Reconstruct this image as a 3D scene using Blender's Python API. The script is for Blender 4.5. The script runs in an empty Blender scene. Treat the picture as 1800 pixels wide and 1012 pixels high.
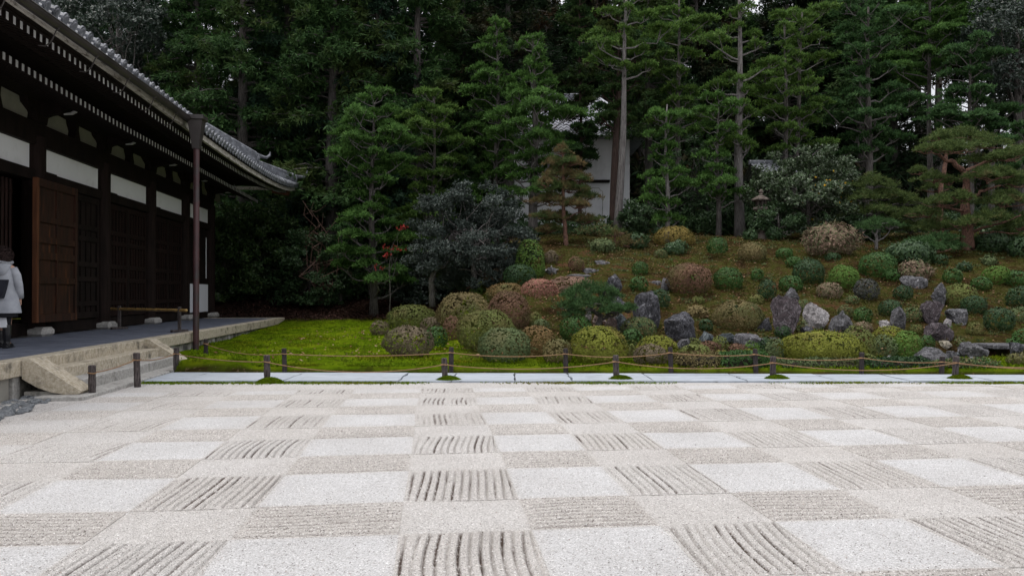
import bpy, math, random
import numpy as np
from mathutils import Vector, Matrix

# ------------------------------------------------------------------ camera, world, sun
SC = bpy.context.scene
COL = SC.collection
PI = math.pi
FPX = 1360.0
YAWT = math.radians(5.88)         # the hall and the raked squares are turned by this against the garden
YAW = 0.0
PITCH = math.radians(0.42)
EYE = 1.5
cam_d = bpy.data.cameras.new('camera')
cam_d.sensor_width = 36.0
cam_d.lens = FPX / 1800.0 * 36.0
cam_d.clip_start = 0.05
cam_d.clip_end = 2000.0
cam = bpy.data.objects.new('camera', cam_d)
COL.objects.link(cam)
cam.location = (0, 0, EYE)
cam.rotation_euler = (PI / 2 + PITCH, 0, 0)
SC.camera = cam

CLOUD = 22.0
SUN_EL, SUN_AZ = math.radians(76), math.radians(250)     # azimuth clockwise from +Y
w = bpy.data.worlds.new('World')
SC.world = w
w.use_nodes = True
nt = w.node_tree
nt.nodes.clear()
n_out = nt.nodes.new('ShaderNodeOutputWorld')
n_bg = nt.nodes.new('ShaderNodeBackground')
n_sky = nt.nodes.new('ShaderNodeTexSky')
n_sky.sky_type = 'NISHITA'
n_sky.sun_disc = False
n_sky.sun_elevation = SUN_EL
n_sky.sun_rotation = SUN_AZ
n_sky.dust_density = 4.0
n_sky.air_density = 1.0
n_mix = nt.nodes.new('ShaderNodeMix')
n_mix.data_type = 'RGBA'
n_mix.inputs[0].default_value = 0.72
# overcast cloud deck: three times brighter overhead than at the horizon
n_geo = nt.nodes.new('ShaderNodeTexCoord')
n_sep = nt.nodes.new('ShaderNodeSeparateXYZ')
nt.links.new(n_geo.outputs['Generated'], n_sep.inputs[0])
n_mr = nt.nodes.new('ShaderNodeMapRange')
n_mr.inputs[1].default_value, n_mr.inputs[2].default_value = 0.0, 1.0
n_mr.inputs[3].default_value, n_mr.inputs[4].default_value = CLOUD / 3, CLOUD
nt.links.new(n_sep.outputs[2], n_mr.inputs[0])
n_cl = nt.nodes.new('ShaderNodeVectorMath')
n_cl.operation = 'SCALE'
n_cl.inputs[0].default_value = (1.0, 1.0, 1.035)
nt.links.new(n_mr.outputs[0], n_cl.inputs['Scale'])
nt.links.new(n_cl.outputs[0], n_mix.inputs[7])
nt.links.new(n_sky.outputs[0], n_mix.inputs[6])
nt.links.new(n_mix.outputs[2], n_bg.inputs[0])
n_bg.inputs[1].default_value = 0.10
nt.links.new(n_bg.outputs[0], n_out.inputs[0])

sun_d = bpy.data.lights.new('sun', 'SUN')
sun_d.energy = 1.5
sun_d.angle = math.radians(25)
sun_d.color = (1.0, 0.96, 0.90)
sun = bpy.data.objects.new('sun', sun_d)
COL.objects.link(sun)
sdir = Vector((math.sin(SUN_AZ) * math.cos(SUN_EL), math.cos(SUN_AZ) * math.cos(SUN_EL), math.sin(SUN_EL)))
sun.rotation_euler = sdir.to_track_quat('Z', 'Y').to_euler()
sun.location = (0, -10, 30)
SC.view_settings.view_transform = 'Standard'
SC.view_settings.look = 'None'
SC.view_settings.exposure = 0.0
SC.view_settings.gamma = 1.0
SC.view_settings.use_curve_mapping = False
try:
    SC.cycles.max_bounces = 5
    SC.cycles.diffuse_bounces = 3
    SC.cycles.glossy_bounces = 2
    SC.cycles.transmission_bounces = 2
except Exception:
    pass

# ------------------------------------------------------------------ geometry of the place
def ray(px, py):
    x, y, z = (px - 900) / FPX, 1.0, -(py - 506) / FPX
    y, z = y * math.cos(PITCH) - z * math.sin(PITCH), y * math.sin(PITCH) + z * math.cos(PITCH)
    return Vector((x * math.cos(YAW) + y * math.sin(YAW), -x * math.sin(YAW) + y * math.cos(YAW), z))

def at(px, py, Y):
    r = ray(px, py)
    return Vector((0, 0, EYE)) + r * (Y / r.y)

def onz(px, py, z):
    r = ray(px, py)
    return Vector((0, 0, EYE)) + r * ((z - EYE) / r.z)

def fwd(p):
    return p[0] * math.sin(YAW) + p[1] * math.cos(YAW)

def sm(t):
    t = np.clip(t, 0, 1)
    return t * t * (3 - 2 * t)

def _h(i, j, k, s):
    n = (i * 73856093) ^ (j * 19349663) ^ (k * 83492791) ^ (s * 2654435)
    n = (n ^ (n >> 13)) * 1274126177
    n = n & 0x7fffffff
    n = (n ^ (n >> 16))
    return (n & 0xffff) / 65535.0

def noise3(P, s=0):
    P = np.asarray(P, dtype=float)
    f = np.floor(P).astype(np.int64)
    t = P - f
    t = t * t * (3 - 2 * t)
    o = 0
    for a in (0, 1):
        for b in (0, 1):
            for c in (0, 1):
                wgt = (t[..., 0] if a else 1 - t[..., 0]) * (t[..., 1] if b else 1 - t[..., 1]) * (t[..., 2] if c else 1 - t[..., 2])
                o = o + wgt * _h(f[..., 0] + a, f[..., 1] + b, f[..., 2] + c, s)
    return o * 2 - 1

def noise2(X, Y, s=0):
    X, Y = np.broadcast_arrays(np.asarray(X, float), np.asarray(Y, float))
    return noise3(np.stack([X, Y, np.full(X.shape, 0.37)], -1), s)

PL = ([14.7, 20, 26, 30, 31.5, 34, 38, 43, 55, 75, 120, 400], [.13, .18, .28, .42, .6, 1.3, 2.7, 4.4, 7, 12, 14, 20])
PR = ([14.7, 18, 19, 20, 21, 22, 24, 27, 30, 36, 43, 55, 75, 120, 400], [.12, .2, .36, .62, .92, 1.27, 2.0, 2.95, 3.65, 4.25, 5.15, 6, 12, 14, 20])
POND = (11.1, 18.2)
CT, SN = math.cos(YAWT), math.sin(YAWT)
def gedge(X):
    return 14.60 - .028 * np.clip(np.asarray(X, float) + 6.4, 0, 18)
def hallframe(X, Y):
    return X * CT + Y * SN, -X * SN + Y * CT

def terr(X, Y):
    X = np.asarray(X, float)
    Y = np.asarray(Y, float)
    Y = Y - gedge(X) + 14.62
    XT, YT = hallframe(X, Y)
    zl = np.interp(Y, *PL)
    zr = np.interp(Y, *PR)
    t = sm((X + 3.0) / 3.5)
    z = zl * (1 - t) + zr * t
    z = z + 0.05 * noise2(X * 1.1, Y * 1.1, 3) * sm((Y - 15.2) / 2) + 0.16 * noise2(X * .35, Y * .35, 5) * sm((Y - 18) / 4) * (.25 + .75 * t)
    # moss tongue by the steps
    m = sm((X + 6.55) / .35) * sm((-4.8 - X) / .35) * sm((16.4 - Y) / .9)
    z = z + .13 * m
    d = ((X - POND[0]) / 2.0) ** 2 + ((Y - POND[1]) / 0.75) ** 2
    z = z - .75 * np.exp(-d * d)
    z = np.where(Y < 14.62, -0.05, z)
    edge = np.clip((Y - 14.62) / .10, 0, 1)
    z = np.where((Y >= 14.62) & (Y < 14.72), -.05 + (z + .05) * (.9 * np.sqrt(1 - (1 - edge) ** 2) + .1 * edge), z)
    k = sm((XT + 4.95) / .22)
    z = np.where(YT < 17.0, -.05 + (z + .05) * np.where(Y < 14.6, 1, k), z)
    z = np.where((XT < -5.86) & (YT < 31.4), -0.05, z)
    return z

def tz(x, y):
    return float(terr(x, y))

def hit(px, py, ymin=14.7):
    r = ray(px, py)
    Y = np.arange(ymin, 60, .02)
    X = r.x / r.y * Y
    Z = EYE + r.z / r.y * Y
    T = terr(X, Y)
    i = np.argmax(Z <= T) if np.any(Z <= T) else len(Y) - 1
    return Vector((X[i], Y[i], T[i]))

# ------------------------------------------------------------------ helpers: objects
def tag(o, label=None, cat=None, group=None, kind=None):
    if label: o['label'] = label
    if cat: o['category'] = cat
    if group: o['group'] = group
    if kind: o['kind'] = kind
    return o

def empty(name, loc, label=None, cat=None, group=None):
    o = bpy.data.objects.new(name, None)
    o.empty_display_size = .2
    COL.objects.link(o)
    o.location = loc
    return tag(o, label, cat, group)

def mesh(name, V, F, mats, mi=None, smooth=False, attr=None):
    """V (n,3) array, F a list of integer arrays (m,3) or (m,4)"""
    V = np.asarray(V, dtype=np.float32)
    F = [np.asarray(f, dtype=np.int32) for f in (F if isinstance(F, list) else [F]) if len(f)]
    me = bpy.data.meshes.new(name)
    me.vertices.add(len(V))
    me.vertices.foreach_set('co', V.ravel())
    nl = sum(f.size for f in F)
    npoly = sum(len(f) for f in F)
    me.loops.add(nl)
    me.loops.foreach_set('vertex_index', np.concatenate([f.ravel() for f in F]))
    me.polygons.add(npoly)
    st, k = [], 0
    for f in F:
        st.append(k + np.arange(len(f)) * f.shape[1])
        k += f.size
    me.polygons.foreach_set('loop_start', np.concatenate(st).astype(np.int32))
    for m in (mats if isinstance(mats, (list, tuple)) else [mats]):
        me.materials.append(m)
    if mi is not None:
        me.polygons.foreach_set('material_index', np.asarray(mi, dtype=np.int32))
    me.polygons.foreach_set('use_smooth', np.full(npoly, bool(smooth)))
    if attr:
        for k2, v in attr.items():
            a = me.attributes.new(k2, 'FLOAT', 'POINT')
            a.data.foreach_set('value', np.asarray(v, dtype=np.float32))
    me.update(calc_edges=True)
    return me

def link(name, me, parent=None, loc=None):
    o = bpy.data.objects.new(name, me)
    COL.objects.link(o)
    if parent is not None:
        o.parent = parent
    if loc is not None:
        o.location = loc
    return o

def wloc(o):
    v = Vector((0, 0, 0))
    while o is not None:
        v = v + o.location
        o = o.parent
    return v

def part(root, name, V, F, mats, **k):
    V = np.asarray(V, dtype=np.float32) - np.array(wloc(root), dtype=np.float32)
    return link(name, mesh(name, V, F, mats, **k), root)

class MB:
    def __init__(s):
        s.V, s.Q, s.T, s.qm, s.tm, s.n = [], [], [], [], [], 0
    def raw(s, V, Q=(), T=(), m=0):
        V = np.asarray(V, float).reshape(-1, 3)
        if len(Q):
            Q = np.asarray(Q, int).reshape(-1, 4) + s.n
            s.Q.append(Q); s.qm += [m] * len(Q)
        if len(T):
            T = np.asarray(T, int).reshape(-1, 3) + s.n
            s.T.append(T); s.tm += [m] * len(T)
        s.V.append(V)
        s.n += len(V)
        return s
    def box(s, lo, hi, m=0, bev=0.0, rz=0, c=None, faces=None):
        x0, y0, z0 = lo
        x1, y1, z1 = hi
        if bev > 0:
            b = bev
            V = []
            for z, k in ((z0, 1), (z0 + b, 0), (z1 - b, 0), (z1, 1)):
                i = b if k else 0
                V += [(x0 + i, y0 + b, z), (x0 + b, y0 + i, z), (x1 - b, y0 + i, z), (x1 - i, y0 + b, z),
                      (x1 - i, y1 - b, z), (x1 - b, y1 - i, z), (x0 + b, y1 - i, z), (x0 + i, y1 - b, z)]
            Q = []
            for r in range(3):
                for i in range(8):
                    j = (i + 1) % 8
                    Q.append((r * 8 + i, r * 8 + j, r * 8 + 8 + j, r * 8 + 8 + i))
            Q += [(24, 25, 26, 27), (24, 27, 28, 31), (31, 28, 29, 30), (3, 2, 1, 0), (7, 4, 3, 0), (6, 5, 4, 7)]
        else:
            V = [(x0, y0, z0), (x1, y0, z0), (x1, y1, z0), (x0, y1, z0), (x0, y0, z1), (x1, y0, z1), (x1, y1, z1), (x0, y1, z1)]
            Q = [(0, 3, 2, 1), (4, 5, 6, 7), (0, 1, 5, 4), (1, 2, 6, 5), (2, 3, 7, 6), (3, 0, 4, 7)]
        V = np.array(V, float)
        if rz:
            c = np.array(c if c is not None else [(x0 + x1) / 2, (y0 + y1) / 2])
            R = np.array([[math.cos(rz), -math.sin(rz)], [math.sin(rz), math.cos(rz)]])
            V[:, :2] = (V[:, :2] - c) @ R.T + c
        return s.raw(V, Q, m=m)
    def prism(s, poly, axis, a, b, m=0):
        """poly: list of 2D points; axis 'y': (x,z) extruded in y from a to b, 'x': (y,z), 'z': (x,y)"""
        n = len(poly)
        def P(p, t):
            return {'y': (p[0], t, p[1]), 'x': (t, p[0], p[1]), 'z': (p[0], p[1], t)}[axis]
        V = [P(p, a) for p in poly] + [P(p, b) for p in poly]
        Q = [(i, (i + 1) % n, n + (i + 1) % n, n + i) for i in range(n)]
        V += [tuple(np.mean(V[:n], 0)), tuple(np.mean(V[n:], 0))]
        T = [(2 * n, (i + 1) % n, i) for i in range(n)] + [(2 * n + 1, n + i, n + (i + 1) % n) for i in range(n)]
        return s.raw(V, Q, T, m)
    def tube(s, pts, rad, seg=8, m=0, cap=True, squash=1.0):
        pts = [Vector(p) for p in pts]
        if not hasattr(rad, '__len__'):
            rad = [rad] * len(pts)
        V = []
        up = Vector((0.13, 0.21, 1)) if abs((pts[-1] - pts[0]).normalized().z) < .8 else Vector((1, .2, 0.1))
        for i, p in enumerate(pts):
            d = (pts[min(i + 1, len(pts) - 1)] - pts[max(i - 1, 0)])
            if d.length < 1e-9: d = Vector((0, 0, 1))
            d.normalize()
            u = d.cross(up).normalized()
            v = u.cross(d).normalized()
            for k in range(seg):
                a = 2 * PI * k / seg
                V.append(p + u * (math.cos(a) * rad[i]) + v * (math.sin(a) * rad[i] * squash))
        Q = []
        for i in range(len(pts) - 1):
            for k in range(seg):
                j = (k + 1) % seg
                Q.append((i * seg + k, i * seg + j, i * seg + seg + j, i * seg + seg + k))
        T = []
        if cap:
            V += [pts[0], pts[-1]]
            n = len(V)
            b = (len(pts) - 1) * seg
            for k in range(seg):
                j = (k + 1) % seg
                T += [(n - 2, j, k), (n - 1, b + k, b + j)]
        return s.raw([tuple(v) for v in V], Q, T, m)
    def lathe(s, prof, c, seg=12, m=0, sx=1, sy=1, rz=0):
        V = []
        for r, z in prof:
            for k in range(seg):
                a = 2 * PI * k / seg + rz
                V.append((c[0] + r * math.cos(a) * sx, c[1] + r * math.sin(a) * sy, c[2] + z))
        Q = [(i * seg + k, i * seg + (k + 1) % seg, i * seg + seg + (k + 1) % seg, i * seg + seg + k) for i in range(len(prof) - 1) for k in range(seg)]
        V += [(c[0], c[1], c[2] + prof[0][1]), (c[0], c[1], c[2] + prof[-1][1])]
        n = len(V)
        b = (len(prof) - 1) * seg
        T = [(n - 2, (k + 1) % seg, k) for k in range(seg)] + [(n - 1, b + k, b + (k + 1) % seg) for k in range(seg)]
        return s.raw(V, Q, T, m)
    def get(s):
        V = np.concatenate(s.V)
        F = []
        mi = []
        if s.Q:
            F.append(np.concatenate(s.Q)); mi += s.qm
        if s.T:
            F.append(np.concatenate(s.T)); mi += s.tm
        return V, F, mi
    def to(s, root, name, mats, smooth=False):
        V, F, mi = s.get()
        if root is None:
            return link(name, mesh(name, V, F, mats, mi=mi, smooth=smooth))
        return part(root, name, V, F, mats, mi=mi, smooth=smooth)
    def me(s, name, mats, smooth=False):
        V, F, mi = s.get()
        return mesh(name, V, F, mats, mi=mi, smooth=smooth)

# ------------------------------------------------------------------ helpers: materials
def nodes(name):
    m = bpy.data.materials.new(name)
    m.use_nodes = True
    t = m.node_tree
    b = t.nodes['Principled BSDF']
    return m, t, b

def ramp(t, stops):
    r = t.nodes.new('ShaderNodeValToRGB')
    e = r.color_ramp.elements
    while len(e) > 1: e.remove(e[-1])
    e[0].position, e[0].color = stops[0][0], (*stops[0][1], 1)
    for p, c in stops[1:]:
        x = e.new(p)
        x.color = (*c, 1)
    return r

def coords(t, kind='Object'):
    if kind == 'World':
        g = t.nodes.new('ShaderNodeNewGeometry')
        return g.outputs['Position']
    return t.nodes.new('ShaderNodeTexCoord').outputs[kind]

def nz(t, co, scale, detail=4, rough=.55, dist=0.0):
    n = t.nodes.new('ShaderNodeTexNoise')
    n.inputs['Scale'].default_value = scale
    n.inputs['Detail'].default_value = detail
    n.inputs['Roughness'].default_value = rough
    n.inputs['Distortion'].default_value = dist
    t.links.new(co, n.inputs['Vector'])
    return n.outputs[0]

def mixc(t, f, a, b, mode='MIX'):
    n = t.nodes.new('ShaderNodeMix')
    n.data_type = 'RGBA'
    n.blend_type = mode
    for s, v in ((n.inputs[0], f), (n.inputs[6], a), (n.inputs[7], b)):
        if isinstance(v, bpy.types.NodeSocket): t.links.new(v, s)
        elif isinstance(v, (int, float)): s.default_value = v
        else: s.default_value = (*v, 1)
    return n.outputs[2]

def mth(t, op, a, b=0.0, clamp=False):
    n = t.nodes.new('ShaderNodeMath')
    n.operation = op
    n.use_clamp = clamp
    for s, v in ((n.inputs[0], a), (n.inputs[1], b)):
        if isinstance(v, bpy.types.NodeSocket): t.links.new(v, s)
        else: s.default_value = v
    return n.outputs[0]

def stretch(t, co, sx, sy, sz):
    n = t.nodes.new('ShaderNodeMapping')
    n.inputs['Scale'].default_value = (sx, sy, sz)
    t.links.new(co, n.inputs['Vector'])
    return n.outputs[0]

def bump(t, b, h, dist=.01, strength=.6):
    n = t.nodes.new('ShaderNodeBump')
    n.inputs['Strength'].default_value = strength
    n.inputs['Distance'].default_value = dist
    t.links.new(h, n.inputs['Height'])
    t.links.new(n.outputs[0], b.inputs['Normal'])

def mat(name, c1, c2, scale=3, rough=.75, detail=5, c3=None, s3=12, t3=(.5, .62), bmp=None, st=None, world=True, spec=.3, metal=0):
    m, t, b = nodes(name)
    co = coords(t, 'World' if world else 'Object')
    cs = stretch(t, co, *st) if st else co
    n = nz(t, cs, scale, detail)
    r = ramp(t, [(.32, c1), (.68, c2)])
    t.links.new(n, r.inputs[0])
    col = r.outputs[0]
    if c3:
        n3 = nz(t, cs, s3, 5, .65)
        r3 = ramp(t, [(t3[0], (0, 0, 0)), (t3[1], (1, 1, 1))])
        t.links.new(n3, r3.inputs[0])
        col = mixc(t, r3.outputs[0], col, c3)
    t.links.new(col, b.inputs['Base Color'])
    b.inputs['Roughness'].default_value = rough
    b.inputs['Specular IOR Level'].default_value = spec
    b.inputs['Metallic'].default_value = metal
    if bmp:
        bump(t, b, nz(t, cs, bmp[0], 6, .6), bmp[1], bmp[2] if len(bmp) > 2 else .7)
    return m

def leafmat(name, cols, rough=.65, spec=.10, patch=1.2, pc=None, pt=(.5, .68), trans=.06):
    """cols: 3-4 colours picked leaf by leaf; pc: a colour that takes over in patches"""
    m, t, b = nodes(name)
    g = t.nodes.new('ShaderNodeNewGeometry')
    r = ramp(t, [(i / max(1, len(cols) - 1), c) for i, c in enumerate(cols)])
    t.links.new(g.outputs['Random Per Island'], r.inputs[0])
    col = r.outputs[0]
    n = nz(t, g.outputs['Position'], patch, 4)
    if pc:
        rr = ramp(t, [(pt[0], (0, 0, 0)), (pt[1], (1, 1, 1))])
        t.links.new(n, rr.inputs[0])
        col = mixc(t, rr.outputs[0], col, pc)
    n2 = nz(t, g.outputs['Position'], 2.3, 3)
    v = ramp(t, [(.3, (.72, .72, .72)), (.7, (1.22, 1.22, 1.22))])
    t.links.new(n2, v.inputs[0])
    col = mixc(t, 1.0, col, v.outputs[0], 'MULTIPLY')
    t.links.new(col, b.inputs['Base Color'])
    b.inputs['Roughness'].default_value = rough
    b.inputs['Specular IOR Level'].default_value = spec
    if trans:
        tr = t.nodes.new('ShaderNodeBsdfTranslucent')
        t.links.new(col, tr.inputs[0])
        mx = t.nodes.new('ShaderNodeMixShader')
        mx.inputs[0].default_value = trans
        out = t.nodes['Material Output']
        t.links.new(b.outputs[0], mx.inputs[1])
        t.links.new(tr.outputs[0], mx.inputs[2])
        t.links.new(mx.outputs[0], out.inputs[0])
    return m

M = {}
M['wood'] = mat('dark_timber', (.007, .005, .004), (.018, .012, .010), 3, .75, spec=.12, st=(6, 1, .6), bmp=(30, .004))
M['woodv'] = mat('dark_timber_upright', (.008, .005, .004), (.020, .012, .010), 2.5, .75, spec=.12, st=(6, 6, .5), bmp=(30, .004))
M['woodred'] = mat('reddish_old_timber', (.012, .007, .005), (.042, .016, .009), 2.2, .5, st=(5, 5, .6), c3=(.10, .034, .012), s3=1.3, t3=(.56, .72), bmp=(26, .004))
M['woodedge'] = mat('orange_brown_timber', (.06, .022, .010), (.13, .048, .02), 2.5, .55, st=(9, 9, .6), bmp=(26, .003))
M['tip'] = mat('white_rafter_paint', (.55, .55, .57), (.72, .72, .74), 6, .8)
M['plaster'] = mat('white_plaster', (.78, .78, .80), (.84, .84, .86), 1.2, .9, c3=(.66, .66, .66), s3=1.5, t3=(.58, .8), bmp=(40, .002))
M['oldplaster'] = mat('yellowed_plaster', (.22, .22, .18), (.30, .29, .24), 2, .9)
M['board'] = mat('white_board', (.70, .71, .75), (.74, .75, .79), 1.0, .7)
M['tile'] = mat('grey_roof_tile', (.07, .074, .085), (.20, .21, .235), 5, .36, c3=(.46, .47, .50), s3=9, t3=(.56, .7), spec=.5)  # pale patches put sky glints into the tile colour
M['fascia'] = mat('pale_eave_board', (.40, .37, .33), (.52, .49, .44), 2, .8, st=(3, 1, 3), c3=(.16, .14, .12), s3=5)
M['gutter'] = mat('brown_copper_gutter', (.022, .018, .018), (.045, .038, .036), 2, .4, spec=.5)
M['pipe'] = mat('reddish_brown_pipe', (.045, .018, .020), (.080, .034, .036), 1.3, .38, spec=.5, c3=(.04, .03, .03), s3=3)
M['kerb'] = mat('pale_yellow_granite', (.33, .28, .20), (.56, .50, .40), 22, .85, detail=9, c3=(.13, .115, .09), s3=3.2, t3=(.54, .70), bmp=(50, .012, 1))
M['kerb2'] = mat('grey_granite', (.28, .27, .25), (.47, .455, .43), 22, .85, detail=9, c3=(.11, .10, .09), s3=3, t3=(.54, .70), bmp=(50, .012, 1))
M['basestone'] = mat('grey_base_stone', (.26, .25, .22), (.38, .36, .32), 2, .9, c3=(.10, .10, .09), s3=3, bmp=(40, .005))
M['post'] = mat('weathered_grey_post', (.045, .035, .034), (.13, .11, .105), 5, .85, st=(14, 14, 1.2), c3=(.02, .016, .016), s3=6, t3=(.48, .6), bmp=(40, .006, 1))
M['post2'] = mat('dark_charred_post', (.018, .014, .014), (.055, .045, .043), 5, .85, st=(14, 14, 1.2), bmp=(40, .006, 1))
M['rope'] = mat('hemp_rope', (.20, .115, .06), (.30, .18, .095), 30, .85, bmp=(220, .004, 1))
M['bamboo'] = mat('old_bamboo', (.36, .22, .07), (.50, .33, .12), 4, .45, st=(1, 1, 4), c3=(.2, .11, .04), s3=6)
M['water'] = mat('dark_pond_water', (.008, .010, .008), (.014, .015, .012), 2, .06, spec=.6)
M['bark'] = mat('grey_conifer_bark', (.055, .050, .046), (.15, .135, .125), 3, .9, st=(8, 8, .8), c3=(.03, .026, .024), s3=5, t3=(.5, .62), bmp=(18, .02, 1))
M['barkpale'] = mat('pale_grey_bark', (.12, .11, .105), (.25, .235, .225), 3, .9, st=(9, 9, .7), c3=(.06, .05, .05), s3=5, bmp=(18, .02, 1))
M['barkdark'] = mat('dark_red_brown_bark', (.035, .022, .018), (.085, .055, .045), 3, .9, st=(8, 8, .8), bmp=(18, .02, 1))
M['barkred'] = mat('red_pine_bark', (.11, .055, .038), (.22, .12, .085), 4, .85, st=(4, 4, 2), c3=(.06, .035, .028), s3=7, t3=(.48, .6), bmp=(14, .02, 1))
M['twig'] = mat('twigs_and_core_shade', (.018, .014, .010), (.040, .032, .022), 20, .9)  # stems, and the dark inner shell that paints shade inside shrubs
M['vine'] = mat('bare_vine_bark', (.08, .045, .035), (.15, .09, .07), 6, .85)

def stone_mat(name, a, b2, c, spot, tl=(.55, .68), sc=2.6):
    m, t, b = nodes(name)
    co = coords(t, 'World')
    r = ramp(t, [(.32, a), (.5, tuple((x + y) / 2.2 for x, y in zip(a, b2))), (.68, b2)])
    t.links.new(nz(t, co, sc * 2.6, 8, .72, .8), r.inputs[0])
    r2 = ramp(t, [(.475, (0, 0, 0)), (.5, (1, 1, 1)), (.525, (0, 0, 0))])
    t.links.new(nz(t, stretch(t, co, 1, 1, .45), sc * 1.5, 6, .62, 1.4), r2.inputs[0])
    col = mixc(t, mth(t, 'MULTIPLY', r2.outputs[0], .7), r.outputs[0], c)
    r4 = ramp(t, [(.480, (0, 0, 0)), (.5, (1, 1, 1)), (.520, (0, 0, 0))])
    t.links.new(nz(t, stretch(t, co, 1, 1, .7), sc * 1.9 + .3, 5, .6, 2.2), r4.inputs[0])
    col = mixc(t, mth(t, 'MULTIPLY', r4.outputs[0], .85), col, tuple(x * .3 for x in a))
    r3 = ramp(t, [(tl[0], (0, 0, 0)), (tl[1], (1, 1, 1))])
    t.links.new(nz(t, co, sc * 3.4, 6, .75), r3.inputs[0])
    col = mixc(t, r3.outputs[0], col, spot)
    t.links.new(col, b.inputs['Base Color'])
    b.inputs['Roughness'].default_value = .85
    bump(t, b, mth(t, 'SUBTRACT', nz(t, co, sc * 5, 8, .75), mth(t, 'MULTIPLY', r4.outputs[0], .5)), .09, 1.0)
    return m

ST = {
 'dark': stone_mat('dark_slate_rock', (.020, .020, .026), (.085, .085, .10), (.22, .22, .25), (.42, .42, .45), (.57, .68)),
 'grey': stone_mat('grey_rock', (.050, .050, .056), (.17, .165, .175), (.28, .28, .31), (.46, .455, .465), (.56, .70)),
 'white': stone_mat('white_rock', (.20, .185, .19), (.60, .57, .57), (.20, .17, .17), (.70, .68, .67), (.6, .8)),
 'pink': stone_mat('pinkish_brown_rock', (.12, .08, .07), (.30, .20, .17), (.40, .34, .31), (.12, .10, .10)),
 'purple': stone_mat('purple_brown_rock', (.038, .028, .034), (.12, .09, .10), (.27, .24, .26), (.36, .34, .36), (.58, .70)),
 'blue': stone_mat('blue_grey_rock', (.045, .058, .066), (.14, .165, .175), (.28, .31, .33), (.30, .32, .32), (.6, .74)),
 'tan': stone_mat('yellowish_rock', (.34, .30, .22), (.52, .47, .37), (.2, .18, .15), (.6, .57, .5)),
}
ST['peb'] = stone_mat('blue_grey_pebble', (.24, .265, .29), (.46, .485, .51), (.4, .4, .42), (.34, .33, .33), (.62, .74), 6)

# ------------------------------------------------------------------ foliage
RNG = np.random.default_rng(7)

def unit(n, rng):
    v = rng.normal(size=(n, 3))
    return v / np.linalg.norm(v, axis=1, keepdims=True)

def nrm(v):
    return v / np.maximum(1e-9, np.linalg.norm(v, axis=1, keepdims=True))

def diamonds(C, D, L, W, rng, flat=None, fj=.55):
    """leaf quads from C along D; L, W scalars or arrays. flat: bias of the leaf's face normal to this vector"""
    n = len(C)
    L = np.broadcast_to(L, (n,))[:, None]
    W = np.broadcast_to(W, (n,))[:, None]
    r = unit(n, rng)
    if flat is not None:
        r = np.cross(D, nrm(np.asarray(flat) + fj * r))
    S = nrm(np.cross(D, r) if flat is None else r)
    V = np.stack([C, C + D * L * .45 + S * W * .5, C + D * L, C + D * L * .45 - S * W * .5], 1)
    return V.reshape(-1, 3)

def leafmesh(name, V, m):
    n = len(V) // 4
    return mesh(name, V, [np.arange(n * 4).reshape(-1, 4)], m)

def tufts(C, k, L, W, rng, axis=(0, 0, 1), bias=.8, flat=None, lv=.35, fj=.55):
    """k leaves radiating from each centre"""
    n = len(C)
    CC = np.repeat(C, k, 0)
    A = np.asarray(axis, float)
    if A.ndim == 1:
        A = np.broadcast_to(A, (n, 3))
    D = nrm(unit(n * k, rng) + bias * np.repeat(A, k, 0))
    if flat is not None:
        flat = np.asarray(flat, float)
        if flat.ndim == 2: flat = np.repeat(flat, k, 0)
        if fj < .4:
            D = nrm(D - .72 * np.sum(D * flat, 1, keepdims=True) * flat)
    LL = L * (1 + lv * rng.uniform(-1, 1, n * k))
    return diamonds(CC, D, LL, W * (1 + .3 * rng.uniform(-1, 1, n * k)), rng, flat, fj)

LM = {}
def G(name, *cols, **k):
    LM[name] = leafmat('leaf_' + name, cols, **k)
G('fir', (.040, .092, .022), (.072, .155, .036), (.115, .215, .052), trans=.3)
G('fircool', (.034, .082, .030), (.058, .125, .044), (.090, .17, .058), trans=.3)
G('firyel', (.050, .105, .024), (.088, .165, .036), (.135, .215, .050), trans=.3)
G('hinoki', (.022, .054, .018), (.042, .092, .030), (.068, .132, .040), pc=(.065, .088, .024), patch=.35, trans=.25)
G('hinokiblue', (.020, .046, .028), (.036, .076, .044), (.056, .108, .060), patch=.35, trans=.25)
G('deep', (.010, .022, .010), (.018, .038, .016), (.026, .052, .020), pc=(.04, .025, .012), patch=.5, trans=.1)  # cypress greens darkened: shade of the back forest put into the colour
G('broad', (.018, .032, .024), (.032, .052, .036), (.055, .080, .056), rough=.35, spec=.6, trans=.1)
G('holly', (.028, .042, .035), (.048, .063, .053), (.078, .098, .084), rough=.45, spec=.25, trans=.1)
G('camwall', (.020, .048, .016), (.040, .078, .022), (.072, .115, .032), rough=.45, spec=.28, trans=.15)
G('camellia', (.036, .072, .026), (.062, .100, .042), (.095, .135, .070), (.19, .22, .17), rough=.4, spec=.3, trans=.1)
G('camdark', (.024, .055, .022), (.042, .082, .032), (.066, .115, .044), rough=.45, spec=.28, trans=.15)
G('pine', (.050, .085, .028), (.080, .120, .036), (.125, .160, .050), pc=(.13, .10, .05), pt=(.60, .74), patch=1.6, trans=.2)
G('pinecool', (.035, .080, .030), (.058, .115, .040), (.085, .155, .055), trans=.2)
G('pinebrown', (.10, .10, .045), (.16, .115, .055), (.20, .12, .06), (.07, .11, .04), pc=(.07, .11, .035), pt=(.45, .6), patch=1.4, trans=.2)
G('yellow', (.50, .30, .03), (.60, .40, .05))
G('red', (.20, .02, .018), (.30, .035, .03), (.16, .015, .015))
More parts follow.
